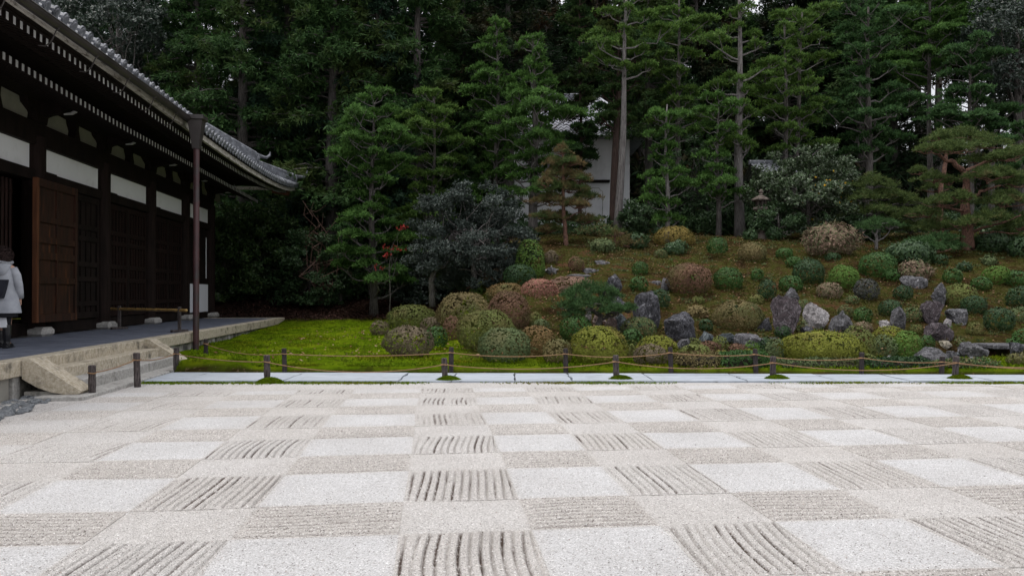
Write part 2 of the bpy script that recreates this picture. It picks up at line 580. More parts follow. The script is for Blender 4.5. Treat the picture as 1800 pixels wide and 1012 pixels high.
# shrub palettes
G('olive', (.095, .115, .032), (.125, .148, .042), (.155, .175, .055), pc=(.150, .125, .050), pt=(.5, .66))
G('greygreen', (.075, .105, .045), (.10, .135, .058), (.130, .165, .075), pc=(.13, .125, .06), pt=(.52, .7))
G('brown', (.135, .110, .048), (.170, .135, .062), (.20, .16, .075), pc=(.11, .115, .045), pt=(.48, .66))
G('purple', (.110, .088, .058), (.140, .110, .074), (.170, .135, .095), pc=(.10, .105, .05), pt=(.54, .7))
G('rust', (.135, .090, .038), (.175, .112, .048), (.21, .135, .06), pc=(.12, .12, .045), pt=(.48, .64))
G('rustred', (.125, .072, .048), (.155, .088, .058), (.19, .108, .072), pc=(.12, .10, .045), pt=(.5, .66))
G('pinkred', (.28, .12, .10), (.36, .16, .13), (.25, .13, .09), (.15, .13, .06))
G('pinkbrown', (.20, .125, .095), (.27, .165, .13), (.16, .12, .07))
G('yelgreen', (.135, .150, .022), (.165, .180, .028), (.20, .21, .038), pc=(.165, .130, .035), pt=(.53, .68))
G('gold', (.14, .11, .03), (.21, .16, .045), (.26, .19, .06), pc=(.12, .13, .04), pt=(.5, .66))
G('green', (.024, .068, .014), (.040, .096, .021), (.064, .135, .032), rough=.5, spec=.2)
G('bright', (.070, .135, .026), (.088, .165, .032), (.115, .20, .045))
G('dkgreen', (.017, .044, .016), (.028, .062, .022), (.044, .088, .032), rough=.5, spec=.2)
G('mixed', (.040, .085, .030), (.075, .13, .05), (.17, .12, .06), (.10, .16, .06))
G('pinkleaf', (.09, .12, .05), (.18, .13, .09), (.26, .17, .13), (.12, .15, .07))
G('greypurple', (.040, .052, .042), (.065, .068, .062), (.09, .086, .082))
G('egg', (.050, .100, .018), (.080, .140, .028), (.11, .18, .04))
G('moss', (.062, .112, .005), (.100, .165, .008), (.145, .205, .012), pc=(.14, .135, .008), patch=.6, spec=.0, trans=.12)
G('hillmoss', (.042, .036, .010), (.062, .058, .014), (.050, .060, .012), (.080, .050, .022), pc=(.055, .074, .012), patch=.6, pt=(.48, .62), trans=.05)
G('litter', (.16, .075, .035), (.26, .14, .08), (.34, .22, .15), (.12, .06, .03), (.22, .10, .05), trans=.1)
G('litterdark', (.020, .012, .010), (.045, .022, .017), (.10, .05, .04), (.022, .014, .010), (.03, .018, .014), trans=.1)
YAW = YAWT
# raked gravel: squares of four kinds, raked ones with real furrows
def gravel_mat():
    m, t, b = nodes('court_gravel')
    co = coords(t, 'World')
    def attr(n):
        a = t.nodes.new('ShaderNodeAttribute')
        a.attribute_name = n
        return a.outputs['Fac']
    vo = t.nodes.new('ShaderNodeTexVoronoi')
    vo.inputs['Scale'].default_value = 150
    t.links.new(co, vo.inputs['Vector'])
    sp = t.nodes.new('ShaderNodeSeparateColor')
    t.links.new(vo.outputs['Color'], sp.inputs[0])
    g1 = ramp(t, [(0, (.14, .125, .115)), (.09, (.41, .385, .36)), (.5, (.545, .515, .485)), (.88, (.63, .60, .57)), (1, (.84, .81, .78))])
    t.links.new(sp.outputs[0], g1.inputs[0])
    g2 = ramp(t, [(0, (.20, .19, .18)), (.09, (.49, .485, .48)), (.5, (.595, .59, .59)), (.9, (.665, .66, .665)), (1, (.92, .92, .92))])
    t.links.new(sp.outputs[0], g2.inputs[0])
    c = mixc(t, attr('white'), g1.outputs[0], g2.outputs[0])
    big = ramp(t, [(.3, (.90, .89, .88)), (.7, (1.05, 1.05, 1.05))])
    t.links.new(nz(t, co, .9, 5, .6), big.inputs[0])
    c = mixc(t, 1.0, c, big.outputs[0], 'MULTIPLY')
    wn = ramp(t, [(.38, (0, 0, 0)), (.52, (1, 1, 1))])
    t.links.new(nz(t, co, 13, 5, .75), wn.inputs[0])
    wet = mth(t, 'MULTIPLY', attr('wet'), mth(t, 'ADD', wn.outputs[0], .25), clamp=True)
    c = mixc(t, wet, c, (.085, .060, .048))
    t.links.new(c, b.inputs['Base Color'])
    b.inputs['Roughness'].default_value = .95
    b.inputs['Specular IOR Level'].default_value = .15
    hh = mth(t, 'ADD', mth(t, 'MULTIPLY', vo.outputs['Distance'], -.7), nz(t, co, 60, 5, .8))
    bump(t, b, hh, .012, .9)
    return m

M['gravel'] = gravel_mat()
XB = [-10.3, -9.4, -8.5, -7.65, -6.75, -5.75, -4.85, -3.95, -2.98, -2.07, -1.21, -.20, .63, 1.45, 2.23, 3.12, 3.95, 4.80, 5.62, 6.50, 7.33, 8.2, 9.05, 9.9, 10.75, 11.6, 12.45, 13.3, 14.15, 15.0, 15.85, 16.7, 17.5]
# XB[11..12] is raked: odd index starts a raked column
yb_px = [937, 882, 828, 798, 768, 748, 726, 712, 699, 690, 683]
YB = [onz(800, p, 0).y for p in yb_px]
YB = [YB[0] - .9 - 1.6, YB[0] - .9 - .72, YB[0] - .9] + YB      # rows: start of A, B, A ...
def gravel():
    rng = np.random.default_rng(5)
    VV, FF, wet, wht, n = [], [], [], [], 0
    def add(X, Y, Z, w_, k_):
        nonlocal n
        ny, nx = X.shape
        I = np.arange(ny * nx).reshape(ny, nx) + n
        FF.append(np.stack([I[:-1, :-1], I[:-1, 1:], I[1:, 1:], I[1:, :-1]], -1).reshape(-1, 4))
        XX = X + .035 * noise2(X * .6, Y * .6, 21)
        YY = Y + .05 * noise2(X * .5, Y * .5, 23)
        Z = np.where(XX * SN + YY * CT > 12.80, -.06, Z)
        VV.append(np.stack([XX, YY, Z], -1).reshape(-1, 3))
        wet.append(w_.ravel()); wht.append((k_ + 0 * X).ravel())
        n += X.size
        for sl in ((0, slice(None)), (-1, slice(None)), (slice(None), 0), (slice(None), -1)):
            a_ = np.stack([XX[sl], YY[sl], Z[sl]], -1)
            b_ = a_.copy(); b_[:, 2] = -.05
            m_ = len(a_)
            q = np.arange(m_ - 1) + n
            FF.append(np.stack([q, q + 1, q + 1 + m_, q + m_], -1))
            VV.append(a_); VV.append(b_)
            kk_ = (k_ + 0 * X)[sl]
            wet.append(np.zeros(2 * m_)); wht.append(np.concatenate([kk_, kk_]))
            n += 2 * m_
    ylast = YB[-1]
    for j in range(len(YB) - 1):
        y0, y1 = YB[j], YB[j + 1]
        if j == 2:
            pass
        rowA = (j % 2 == 0)
        for i in range(len(XB) - 1):
            x0, x1 = XB[i], XB[i + 1]
            if y1 > 9.0 and x1 < -5.3: continue
            raked_col = (i % 2 == 1)
            far = y0 > 8.5
            e = .02
            ed = lambda T: np.minimum(1, np.minimum(T, 1 - T) / .05)
            worn = 1.0 if x0 > -3.2 or y0 < 5.4 else .45
            if rowA and raked_col:
                ng = 13 if x1 - x0 > .8 else 12
                nx_, ny_ = ng * (5 if far else 8) + 1, (10 if far else 22)
                U, W = np.meshgrid(np.linspace(0, 1, nx_), np.linspace(0, 1, ny_))
                curve = (.07 * (W ** 2) * rng.uniform(.1, 1.1) + .012 * np.sin(W * 4 + rng.uniform(0, 6))) * np.minimum(1, np.minimum(U, 1 - U) * 9)
                X = x0 + U * (x1 - x0) + curve * (x1 - x0)
                Y = y0 + W * (y1 - y0)
                ph = U * ng
                gi = np.clip(np.floor(ph).astype(int), 0, ng - 1)
                c_ = ph - gi - .5
                ga = rng.uniform(.55, 1.25, ng)
                prof = 1 - np.exp(-(c_ / .15) ** 2) - .35 * (c_ * 2) ** 2
                Z = (prof - .45) * .034 * ga[gi] * worn * np.minimum(ed(W), ed(U)) ** .5 + .006
                ww = np.clip((rng.random(ng) ** 2.1 * 1.6 + .16), 0, 1.15) * (1.0 if rng.random() < .7 or x0 < 2 else .5)
                if i == 11: ww[[3, 5]] = .95
                if worn < 1: ww = ww * .55
                if x0 > 6: ww = ww * .6
                L0 = rng.uniform(-.4, .9, ng)
                L1 = rng.uniform(.3, 1.4, ng)
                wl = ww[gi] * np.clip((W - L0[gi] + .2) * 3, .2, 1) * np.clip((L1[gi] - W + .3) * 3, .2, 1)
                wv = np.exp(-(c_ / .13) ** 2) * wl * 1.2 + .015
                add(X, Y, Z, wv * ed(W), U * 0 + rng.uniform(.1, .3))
            elif (not rowA) and (not raked_col):
                ng = 10
                nx_, ny_ = (10 if far else 18), ng * (5 if far else 8) + 1
                U, W = np.meshgrid(np.linspace(0, 1, nx_), np.linspace(0, 1, ny_))
                X = x0 + U * (x1 - x0)
                Y = y0 + W * (y1 - y0) + .03 * np.sin(U * 4 + i) * 4 * W * (1 - W)
                ph = W * ng
                gi = np.clip(np.floor(ph).astype(int), 0, ng - 1)
                c_ = ph - gi - .5
                Z = ((1 - np.exp(-(c_ / .24) ** 2)) - .6) * .030 * worn * np.minimum(ed(U), ed(W)) ** .5 + .006
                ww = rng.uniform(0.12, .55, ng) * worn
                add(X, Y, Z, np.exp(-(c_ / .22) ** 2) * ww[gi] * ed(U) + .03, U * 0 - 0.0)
            else:
                nn = 5 if far else 12
                U, W = np.meshgrid(np.linspace(0, 1, nn), np.linspace(0, 1, nn))
                X = x0 + U * (x1 - x0)
                Y = y0 + W * (y1 - y0)
                white = rowA and not raked_col
                Z = (.010 if white else .002) + .004 * noise2(X * 3, Y * 3, 31) + 0 * X
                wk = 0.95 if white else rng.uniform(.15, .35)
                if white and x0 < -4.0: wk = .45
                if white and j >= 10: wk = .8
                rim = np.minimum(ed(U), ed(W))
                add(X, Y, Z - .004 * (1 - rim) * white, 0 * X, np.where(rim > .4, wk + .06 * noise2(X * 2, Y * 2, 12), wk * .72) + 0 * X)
    me = mesh('gravel_court', np.concatenate(VV), [np.concatenate(FF)], M['gravel'], smooth=True,
              attr={'wet': np.concatenate(wet), 'white': np.concatenate(wht)})
    tag(link('gravel_court', me), kind='structure')
gravel()

# pebbles in the drip strip under the terrace
def rock_geo(seed, sub=3, planes=14, rough=.10, cut=(.62, .95)):
    import bmesh
    bm = bmesh.new()
    bmesh.ops.create_icosphere(bm, subdivisions=sub, radius=1)
    V = np.array([v.co[:] for v in bm.verts])
    F = np.array([[v.index for v in f.verts] for f in bm.faces])
    bm.free()
    rng = np.random.default_rng(seed)
    for _ in range(planes):
        n = unit(1, rng)[0]
        d = rng.uniform(*cut)
        s = V @ n
        V = V - np.maximum(0, s - d)[:, None] * n * .97
    V = V * (1 + rough * noise3(V * 2.2, seed)[:, None] + rough * .5 * noise3(V * 5.5, seed + 1)[:, None])
    V -= (V.max(0) + V.min(0)) / 2
    V /= (V.max(0) - V.min(0)) / 2
    return V, F

def pebbles():
    rng = random.Random(11)
    b = empty('pebble_strip', (-6, 9, 0)); tag(b, kind='structure')
    mes = []
    for i in range(6):
        V, F = rock_geo(300 + i, 2, 8, .05)
        mes.append(mesh('pebble', V, [F], ST['peb'], smooth=True))
    pts = []
    for _ in range(4000):
        y = rng.uniform(6.4, 11.7)
        x = rng.uniform(-6.9, -4.9)
        if x > -5.12 - .25 * max(0, y - 10.4) + rng.gauss(0, .07): continue
        r = rng.uniform(.05, .12)
        if all((x - a) ** 2 + (y - c) ** 2 > (r + q) ** 2 * .72 for a, c, q in pts):
            if x < -5.75 : continue
            pts.append((x, y, r))
    for x, y, r in sorted(pts, key=lambda q: -q[1])[:230]:
        o = link('pebble', rng.choice(mes), b)
        o.location = (x + 6, y - 9, r * .25)
        o.scale = (r * rng.uniform(.8, 1.2), r * rng.uniform(.7, 1.1), r * rng.uniform(.4, .62))
        o.rotation_euler = (rng.uniform(-.2, .2), rng.uniform(-.2, .2), rng.uniform(0, 6.3))
pebbles()

# ------------------------------------------------------------------ terrace and steps
ZT = .56
KX = -5.8
def terrace():
    rng = random.Random(2)
    r = empty('stone_terrace', (-8, 20, 0), 'long raised stone terrace with blue-grey paving and pale kerb blocks along the hall', 'terrace')
    m = mat('slate_blue_paving', (.085, .095, .125), (.135, .148, .185), 2.5, .75, c3=(.06, .065, .08), s3=7, t3=(.55, .75), bmp=(45, .004))
    # paving of small tiles: shallow joints cut by geometry, one sheet of many tiles
    mb = MB()
    y = 6.0
    ty, tx = .30, .30
    k = 0
    while y < 30.9:
        x = KX - .30
        i = 0
        while x > -8.8:
            x0 = max(x - tx, -8.82)
            mb.box((x0 + .005, y + .005, ZT - .05), (x - .005, min(y + ty, 31.0) - .005, ZT - .004 - rng.random() * .004))
            x -= tx
        y += ty
        k += 1
    o = mb.to(r, 'paving', m)
    tag(o, kind='stuff')
    MB().box((-17, 5.9, -.05), (KX - .30, 31.2, ZT - .03)).to(r, 'core', M['basestone'])
    js = [5.0, 6.7, 8.3, 9.9, 11.65, 13.57, 15.18, 16.7, 18.3, 19.9, 21.6, 23.25, 24.85, 26.5, 28.1, 29.7, 31.3]
    for a, b2 in zip(js[:-1], js[1:]):
        d = rng.uniform(-.006, .006)
        MB().box((KX - .298, a + .006, ZT - .235), (KX + d, b2 - .006, ZT + rng.uniform(-.003, .003)), bev=.012).to(r, 'kerb_stone', M['kerb'])
        MB().box((KX - .24, a + .10, -.05), (KX - .10 + d, b2 - .12, ZT - .24), bev=.01).to(r, 'base_panel', M['basestone'])
        MB().box((KX - .26, b2 - .105, -.05), (KX - .06, b2 + .085, ZT - .238), bev=.01).to(r, 'base_post', M['kerb2'])
    for a, b2 in ((-7.3, -6.11), (-8.6, -7.32), (-10, -8.62)):
        MB().box((a, 31.0, ZT - .235), (b2, 31.28, ZT), bev=.012).to(r, 'kerb_stone', M['kerb'])
    MB().box((KX + .02, 5.2, -.05), (KX + .26, 11.4, .035), bev=.012).to(r, 'drip_kerb', M['kerb2'])
    MB().box((KX - .22, 31.4, .1), (KX + .5, 32.0, .42), bev=.02).to(r, 'end_block', M['kerb2'])
terrace()

def steps():
    r = empty('stone_steps', (-5.4, 13.3, 0), 'stone steps with sloping cheek stones leading up to the terrace', 'steps')
    ya, yb2 = 11.22, 15.46
    def run(x0, x1, z0, z1, joints, m, nm='step_stone'):
        for a, b2 in zip(joints[:-1], joints[1:]):
            MB().box((x0, a + .004, z0), (x1, b2 - .004, z1), bev=.012).to(r, nm, m)
    run(KX + .003, -5.50, .1, .395, [ya, 13.35, yb2], M['kerb'])
    run(KX + .003, -5.20, -.04, .225, [ya, 12.6, 14.3, yb2], M['kerb2'])
    run(KX + .28, -4.86, -.06, .06, [10.55, 11.9, 13.7, 16.0], M['kerb2'], 'base_slab')
    for y0, lab in ((10.80, None), (15.47, None)):
        # side profile in (x, z): sloping block with an undercut foot
        prof = [(KX + .004, ZT + .02), (KX + .10, ZT + .012), (-5.06, .150), (-4.99, .105), (-5.03, .064), (-5.22, .062), (-5.42, .10), (-5.60, .17), (KX + .004, .29)]
        mb = MB()
        mb.prism(prof[::-1], 'y', y0, y0 + .41)
        mb.to(r, 'cheek_stone', M['kerb'])
        MB().box((KX + .005, y0 + .06, -.05), (-5.35, y0 + .35, .10)).to(r, 'cheek_base', M['basestone'])
steps()
bpy.data.objects['stone_steps'].location.y += .85

# ------------------------------------------------------------------ the hall
def hall():
    WX = -8.8
    r = empty('temple_hall', (-10, 20, ZT), 'dark timber temple hall with white plaster panels and deep tiled eaves', 'temple')
    ys = [10.3, 13.75, 17.2, 20.7, 24.15, 27.55, 30.75]
    for y in ys:
        MB().lathe([(.235, 0), (.235, 4.4)], (WX - .02, y, ZT + .02), 16).to(r, 'column', M['woodv'], smooth=False)
        MB().box((WX - .3, y - .26, ZT - .02), (WX + .34, y + .26, ZT + .20), bev=.07).to(r, 'column_base', M['kerb2'])
    def beam(z0, z1, x0, x1, nm='beam'):
        MB().box((x0, 6, z0), (x1, 30.95, z1)).to(r, nm, M['wood'])
    beam(ZT + .02, ZT + .30, WX - .20, WX - .02, 'sill_beam')
    beam(4.00, 4.235, WX - .16, WX + .10)
    beam(4.79, 5.28, WX - .16, WX + .12)
    MB().box((WX - .1, 6, 4.22), (WX - .055, 30.7, 4.80)).to(r, 'transom_backing', M['wood'])
    # plaster panels between the columns
    for a, b2 in zip(ys[:-1], ys[1:]):
        a2, b3 = a + .29, b2 - .25
        mb = MB().box((WX - .05, a2, 4.235), (WX + .0, b3, 4.79))
        mb.to(r, 'plaster_panel', M['plaster'])
        MB().box((WX - .04, a2 - .02, 4.236), (WX + .05, a2 + .62, 4.275)).to(r, 'hinge_block', M['wood'])
    # back of everything
    MB().box((-16, 6, ZT), (-15.8, 30.8, 5.3)).to(r, 'rear_wall', M['wood'])
    MB().box((-16, 30.55, ZT), (WX - .12, 30.8, 5.9)).to(r, 'end_wall', M['wood'])
    MB().box((-16, 6, 5.25), (WX - .1, 30.8, 5.31)).to(r, 'ceiling', M['wood'])
    # doors
    def door(y0, y1, x, wood, edge, rows, lattice):
        z0, z1 = ZT + .32, 3.98
        mb = MB()
        sw = .10
        mb.box((x - .09, y0, z0), (x, y0 + sw, z1), 1)
        mb.box((x - .09, y1 - sw, z0), (x, y1, z1), 0)
        d = r and mb.to(r, 'door', [wood, edge])
        loc = []
        rails = rows
        hb = MB()
        for z in rails:
            hb = MB().box((x - .085, y0 + sw + .002, z0 + (z1 - z0) * z[0]), (x - .006, y1 - sw - .002, z0 + (z1 - z0) * z[1]))
            hb.to(d, 'rail', wood)
        mid = (y0 + y1) / 2
        MB().box((x - .083, mid - .035, z0 + .08), (x - .010, mid + .035, z1 - .08)).to(d, 'mullion', wood)
        MB().box((x - .060, y0 + .02, z0 + .02), (x - .048, y1 - .02, z1 - .02)).to(d, 'door_panel', wood)
        if lattice:
            k = 6
            for q in range(1, k):
                if q * 2 == k: continue
                yy = y0 + sw + (y1 - y0 - 2 * sw) * q / k
                MB().box((x - .058, yy - .012, z0 + .1), (x - .02, yy + .012, z1 - .1)).to(d, 'batten', wood)
        return d
    rows = [(0, .055), (.27, .315), (.44, .49), (.555, .60), (.70, .74), (.945, 1)]
    rows2 = [(0, .05), (.10, .14), (.30, .34), (.42, .46), (.63, .67), (.72, .76), (.95, 1)]
    od = door(16.42, 18.32, WX + .42, M['woodred'], M['woodedge'], rows, False)
    od['label'] = 'open reddish brown door leaf with orange edge'
    door(18.42, 20.42, WX + .05, M['wood'], M['wood'], rows2, True)
    for a, b2 in zip(ys[3:-2], ys[4:-1]):
        n = 2
        wd = (b2 - a - .52) / n
        for q in range(n):
            door(a + .26 + q * wd + .01, a + .26 + (q + 1) * wd - .01, WX + .02, M['woodredk'], M['wood'], rows2, True)
    # last bay: boards, a low white board and a painted light slit
    a, b2 = ys[-2], ys[-1]
    for q in range(7):
        wd = (b2 - a - .95) / 7
        MB().box((WX - .08, a + .26 + q * wd + .004, 1.92), (WX - .01, a + .26 + (q + 1) * wd - .004, 4.0)).to(r, 'wall_plank', M['wood'])
    MB().box((WX - .06, b2 - .40, 2.10), (WX - .02, b2 - .30, 3.70)).to(r, 'painted_light_slit', M['board'])
    MB().box((WX - .05, b2 - .67, 1.95), (WX - .03, b2 - .26, 3.98)).to(r, 'wall_plank', M['wood'])
    MB().box((WX - .05, a + .28, .80), (WX + .02, b2 - .24, 1.86), bev=.01).to(r, 'white_board', M['board'])
    MB().box((WX - .055, a + .26, .56), (WX + .01, b2 - .24, .79)).to(r, 'wall_plank', M['wood'])
    MB().box((WX - .055, a + .26, 1.865), (WX + .01, b2 - .24, 1.94)).to(r, 'wall_plank', M['wood'])
    # vertical lattice of the bays at the near end
    for y in np.arange(10.6, 16.95, .16):
        if abs(y - 13.75) < .26: continue
        MB().box((WX - .35, y, ZT + .3), (WX - .31, y + .045, 4.0)).to(r, 'lattice_bar', M['woodred2'])
    for z in (1.7, 2.9, 3.7):
        MB().box((WX - .36, 10.5, z), (WX - .352, 17.0, z + .06)).to(r, 'lattice_rail', M['wood'])
    # bracket zone: plaster between the boat shaped brackets
    MB().box((WX - .1, 6, 5.28), (WX - .06, 30.9, 6.1)).to(r, 'bracket_backing', M['wood'])
    MB().box((WX - .2, 6, 6.0), (WX + .18, 31.1, 6.22)).to(r, 'wall_plate', M['wood'])
    MB().box((WX + .55, 6, 5.88), (WX + .83, 31.4, 6.05)).to(r, 'eave_purlin', M['wood'])
    for y in ys:
        for dy, flip in ((-.95, 1), (.95, -1)):
            c = y + dy
            # a curved plaster field, cut like the space beside a bracket arm
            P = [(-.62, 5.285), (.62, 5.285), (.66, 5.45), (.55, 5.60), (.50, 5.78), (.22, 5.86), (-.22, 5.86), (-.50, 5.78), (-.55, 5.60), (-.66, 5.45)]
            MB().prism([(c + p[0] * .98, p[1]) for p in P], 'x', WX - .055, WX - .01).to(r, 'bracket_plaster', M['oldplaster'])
        # bracket arms
        MB().prism([(y - .2, 5.28), (y + .2, 5.28), (y + .26, 5.46), (y + .62, 5.62), (y + .66, 5.74), (y - .66, 5.74), (y - .62, 5.62), (y - .26, 5.46)], 'x', WX - .04, WX + .16).to(r, 'bracket_arm', M['wood'])
        for q in (-.54, 0, .54):
            MB().prism([(y + q - .08, 5.745), (y + q + .08, 5.745), (y + q + .13, 5.84), (y + q + .13, 5.99), (y + q - .13, 5.99), (y + q - .13, 5.84)], 'x', WX - .05, WX + .18).to(r, 'bearing_block', M['wood'])
        MB().prism([(WX, 5.42), (WX + .5, 5.50), (WX + .86, 5.68), (WX + .86, 5.87), (WX, 5.87)], 'y', y - .09, y + .09).to(r, 'bracket_arm', M['wood'])
        # pale curled end of the nose under each arm
        pts = [(WX + .62, y - .02, 5.50), (WX + .78, y - .02, 5.52), (WX + .92, y - .02, 5.60), (WX + .98, y - .02, 5.72), (WX + .95, y - .02, 5.84)]
        MB().tube(pts, [.02, .035, .04, .04, .02], 6).to(r, 'bracket_nose', M['tip2'])
    # mid bay struts
    for a, b2 in zip(ys[:-1], ys[1:]):
        c = (a + b2) / 2
        MB().prism([(c - .16, 5.28), (c + .16, 5.28), (c + .07, 5.5), (c + .10, 5.75), (c + .2, 5.84), (c + .2, 5.99), (c - .2, 5.99), (c - .2, 5.84), (c - .10, 5.75), (c - .07, 5.5)], 'x', WX - .04, WX + .14).to(r, 'strut', M['wood'])

    def up(y):                       # the long eave dips in the middle and rises towards its corner
        return float(np.interp(y, [6, 13, 16, 19, 22, 25, 28, 30, 31.5, 32.6, 33.7], [.10, .05, .0, -.06, -.10, -.10, -.04, .04, .14, .26, .42]))
    def up2(y):
        return float(np.interp(y, [8, 12, 17, 30], [.05, .0, -.12, -.20]))
    Y1 = 33.7
    # rafters, two rows, white painted ends
    def rafter_mesh(L, slope, wd, ht):
        mb = MB()
        mb.raw([(0, -wd, -ht), (0, wd, -ht), (0, wd, ht), (0, -wd, ht), (-L, -wd, -ht + L * slope), (-L, wd, -ht + L * slope), (-L, wd, ht + L * slope), (-L, -wd, ht + L * slope)],
               [(0, 4, 5, 1), (1, 5, 6, 2), (2, 6, 7, 3), (3, 7, 4, 0), (4, 7, 6, 5)], m=0)
        mb.raw([(0.001, -wd, -ht), (0.001, wd, -ht), (0.001, wd, ht), (0.001, -wd, ht)], [(0, 1, 2, 3)], m=1)
        return mb
    m1 = rafter_mesh(1.5, .30, .036, .060).me('flying_rafter', [M['wood'], M['tip']])
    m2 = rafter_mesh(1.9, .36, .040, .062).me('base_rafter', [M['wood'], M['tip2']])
    for i in range(122):
        y = 9.0 + i * .2
        if y > 33.2: break
        o = link('flying_rafter', m1, r)
        o.location = Vector((-6.30, y, 5.57 + up(y))) - r.location
    for i in range(115):
        y = 9.1 + i * .2
        if y > 31.2: break
        o = link('base_rafter', m2, r)
        o.location = Vector((-7.02, y, 5.42 + up2(y))) - r.location
    # strips that follow the rising eave
    def strip(nm, x0, x1, z0, z1, m, ya=8.0, yb2=Y1, n=44, dx=0):
        yy = np.linspace(ya, yb2, n)
        V, Q = [], []
        for y in yy:
            u = up(y)
            V += [(x0, y, z0 + u), (x1, y, z0 + u), (x1, y, z1 + u), (x0, y, z1 + u)]
        for i in range(n - 1):
            for k in range(4):
                j = (k + 1) % 4
                Q.append((i * 4 + k, i * 4 + 4 + k, i * 4 + 4 + j, i * 4 + j))
        e = (n - 1) * 4
        Q += [(0, 1, 2, 3), (e + 3, e + 2, e + 1, e)]
        return MB().raw(V, Q).to(r, nm, m)
    strip('eave_soffit', -6.9, -6.02, 5.665, 5.69, M['wood'])
    strip('eave_soffit', -8.9, -6.9, 5.75, 5.78, M['wood'], 8, 31.5)
    strip('eave_board', -6.36, -6.24, 5.634, 5.664, M['wood'])
    strip('fascia', -6.06, -5.99, 5.60, 5.745, M['fascia'])
    strip('tile_batten', -6.10, -5.965, 5.75, 5.80, M['wood'])
    # roof body
    def rz(x, y):
        s = (-5.92 - x)
        return 5.82 + s * .42 + s * s * .012
    n = 30
    V, Q = [], []
    ny = 40
    for j in range(ny):
        y = 8 + (Y1 - 8) * j / (ny - 1)
        for i in range(n):
            x = -5.95 - 7.5 * i / (n - 1)
            yl = min(y, Y1 - (-5.95 - x) * .98)
            V.append((x, yl, rz(x, y) + up(y) * max(0, 1 - (-5.95 - x) / 3)))
    Q = [(j * n + i, j * n + i + 1, (j + 1) * n + i + 1, (j + 1) * n + i) for j in range(ny - 1) for i in range(n - 1)]
    MB().raw(V, Q).to(r, 'roof', M['tile'], smooth=True)
    V = []
    for j in range(n):
        for i in range(n):
            s = 7.5 * i / (n - 1)
            x = -5.95 - s - (9 * j / (n - 1)) * 1.0
            y = Y1 - s * .98
            V.append((x, y, rz(-5.95 - s, 0) + up(Y1) * max(0, 1 - s / 3) - .0))
    MB().raw(V, [(j * n + i, j * n + i + 1, (j + 1) * n + i + 1, (j + 1) * n + i) for j in range(n - 1) for i in range(n - 1)]).to(r, 'roof', M['tile'], smooth=True)
    # eave tiles: a roll with a round end, and the hanging pan tile between
    mb = MB()
    L = 1.6
    pts = [(0, 0, 0), (-L, 0, L * .43)]
    mb.tube(pts, [.072, .072], 10)
    mb.tube([(0.0, 0, -.004), (.028, 0, -.014)], [.098, .098], 12)
    mb.tube([(0.026, 0, -.012), (.036, 0, -.017)], [.062, .05], 10)
    em = mb.me('round_tile', [M['tile']])
    mb = MB()
    q = []
    k = 6
    V = []
    for s_ in (0, 1):
        for i in range(k + 1):
            yy = -.075 + .15 * i / k
            zz = -.05 * math.cos(yy / .075 * PI / 2)
            V.append((.012 - s_ * L, yy, zz - .01 + s_ * L * .43))
    for i in range(k + 1):
        yy = -.075 + .15 * i / k
        V.append((.012, yy, -.05 * math.cos(yy / .075 * PI / 2) - .075))
    Q = [(i, i + 1, k + 2 + i, k + 1 + i) for i in range(k)] + [(2 * k + 2 + i, 2 * k + 3 + i, i + 1, i) for i in range(k)]
    mb.raw(V, Q)
    pm = mb.me('pan_tile', [M['tile']])
    y = 8.2
    while y < 33.75:
        o = link('round_tile', em, r)
        o.location = Vector((-5.90, y, 5.875 + up(y))) - r.location
        o = link('pan_tile', pm, r)
        o.location = Vector((-5.92, y + .15, 5.855 + up(y))) - r.location
        y += .30
    # gutter with its hooks, hopper and pipe
    V, Q = [], []
    gy = np.linspace(8, 18.3, 12)
    k = 8
    for y in gy:
        for i in range(k + 1):
            a = PI + PI * i / k
            V.append((-5.86 + .085 * math.cos(a), y, 5.735 + .10 * math.sin(a)))
    mb = MB().raw(V, [(j * (k + 1) + i, j * (k + 1) + i + 1, (j + 1) * (k + 1) + i + 1, (j + 1) * (k + 1) + i) for j in range(len(gy) - 1) for i in range(k)])
    mb.tube([(-5.775, 8, 5.738), (-5.775, 18.3, 5.738)], .012, 6)
    mb.to(r, 'gutter', M['gutter'])
    for y in np.arange(8.9, 18.1, 1.42):
        pts = [(-5.80, y, 5.66), (-5.86, y, 5.60), (-5.90, y, 5.50), (-5.94, y, 5.42), (-6.02, y, 5.36), (-6.12, y, 5.37)]
        MB().tube(pts, .011, 6).to(r, 'gutter_hook', M['gutter'])
    py_ = 18.42
    px_ = -5.69
    mb = MB()
    P = lambda s, z: [(px_ - s, py_ - s, z), (px_ + s, py_ - s, z), (px_ + s, py_ + s, z), (px_ - s, py_ + s, z)]
    V = P(.21, 5.80) + P(.21, 5.70) + P(.17, 5.68) + P(.085, 5.05) + P(.085, 5.0)
    Q = [(a * 4 + i, a * 4 + (i + 1) % 4, a * 4 + 4 + (i + 1) % 4, a * 4 + 4 + i) for a in range(4) for i in range(4)] + [(3, 2, 1, 0)]
    mb.raw(V, Q)
    dp = MB().tube([(px_, py_, 5.02), (px_, py_, .02)], .072, 14).to(r, 'downpipe', M['pipe'])
    mb.to(dp, 'hopper', M['gutter'])
    for z in (3.72, 2.33, 1.02):
        MB().tube([(px_, py_, z - .03), (px_, py_, z + .03)], .079, 14).to(dp, 'pipe_collar', M['pipe'])
